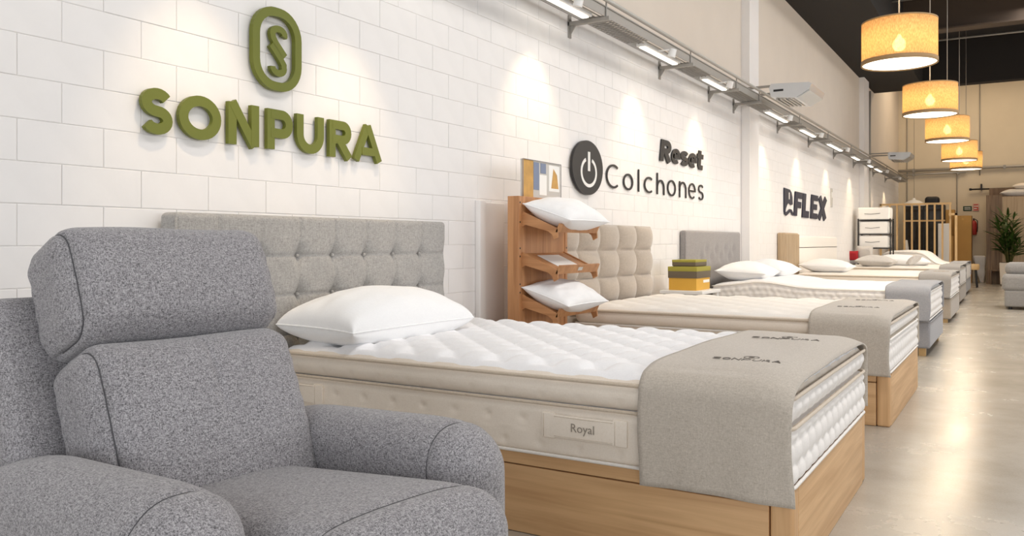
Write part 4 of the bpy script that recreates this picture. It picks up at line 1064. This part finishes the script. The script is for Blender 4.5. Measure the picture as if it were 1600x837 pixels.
# white cloth sack leaning at the wall
def sack_fn(V, D):
    f = (V[:, 2] + .36) / .72
    V[:, 0] = V[:, 0] * (.35 + .65 * f) + .06 * (1 - f); V[:, 1] *= (.5 + .5 * f)
    return wrinkle(V, D, .008, 26, 5)
o = MB().rbox((0, 0, .36), (.16, .09, .36), .06, (8, 4, 14), 3, sack_fn).build('cloth_sack', pillow_m); o.location = (2.02, 25.7, .0); tag(o, 'white cloth sack leaning against the back wall by the wardrobe', 'sack')

# ================================================================== potted palm
PL = thing('potted_palm', 'green leafy palm in a cream pot in front of the wardrobe', 'plant', (2.72, 24.1, 0))
mb = MB()
prof = [(.13, .0), (.20, .0), (.22, .05)]
V, D, F_ = rbox_data((.2, .2, .27), .02, (2, 2, 4), 3)
V[:, :2] *= (1 + .06 * (V[:, 2:3] / .27)); mb.add(V + np.array((0, 0, .30)), F_); mb.build('pot', pot_m, PL)
MB().rbox((0, 0, .02), (.17, .17, .02), .005).build('pot_base', dark_wood, PL)
MB().lathe([(.0001, .578), (.17, .578), (.17, .572)], n=20).build('soil', soil_m, PL)
rp = random.Random(4)
leafV = None
nl = 7
def leaf_mesh():
    V = []; F = []
    for i in range(nl + 1):
        f = i / nl; w = .026 * math.sin(math.pi * min(1, f * .92 + .06)) ** .7
        z = -.22 * f ** 2
        V += [(f, -w * 4, z + .03 * w * 10), (f, 0, z), (f, w * 4, z + .03 * w * 10)]
    for i in range(nl):
        for j in range(2): F.append((3 * i + j, 3 * i + j + 1, 3 * i + j + 4, 3 * i + j + 3))
    me = bpy.data.meshes.new('leaf'); me.from_pydata(V, [], F); me.materials.append(leaf_m)
    me.polygons.foreach_set('use_smooth', [True] * len(F)); return me
lm = leaf_mesh()
for k in range(10):
    a = rp.uniform(0, 6.28); lean = rp.uniform(.04, .2); top = rp.uniform(1.05, 1.72)
    x1, y1 = lean * math.cos(a) * 1.6, lean * math.sin(a) * 1.6
    bx, by = .05 * math.cos(a), .05 * math.sin(a)
    MB().tube([(bx, by, .57), (bx + x1 * .4, by + y1 * .4, .57 + (top - .57) * .5), (bx + x1, by + y1, top)], [.018, .014, .008], 8).build('stem', stem_m, PL)
    for j in range(19):
        f = .30 + .70 * j / 18; z = .57 + (top - .57) * f
        o = bpy.data.objects.new('leaf', lm); COL.objects.link(o); o.parent = PL
        o.location = (bx + x1 * f, by + y1 * f, z)
        L = rp.uniform(.34, .52) * (1.12 - .3 * f); o.scale = (L, L * .75, L)
        o.rotation_euler = (rp.uniform(-.4, .4), -rp.uniform(.05, .8) - .35 * f, j * 2.4 + k + rp.uniform(-.4, .4))

# ================================================================== grey sofa end at the right
SF = thing('sofa', 'grey upholstered sofa at the right edge by the aisle', 'sofa', (2.72, 15.35, 0))
MB().rbox((.6, .45, .175), (.6, .45, .13), .03, (4, 4, 2), 3).build('base', sofa_fab, SF)
puff = lambda V, D: V + D * (.015 * np.clip(1 - np.abs(D).max(1) * 0, 0, 1))[:, None]
MB().rbox((.59, .45, .425), (.61, .45, .12), .06, (6, 6, 2), 5, puff).build('seat_cushion', sofa_fab, SF)
MB().rbox((.62, .55, .64), (.60, .36, .085), .075, (6, 6, 2), 5, puff).build('top_cushion', sofa_fab, SF)
for sx in (.08, 1.1):
    for sy in (.08, .8): MB().cyl((sx, sy, 0), (sx, sy, .05), .025, n=10).build('foot', black_m, SF)
MB().rbox((1.0, 1.02, .62), (.28, .14, .32), .08, (3, 3, 4), 4).build('arm', sofa_fab, SF)
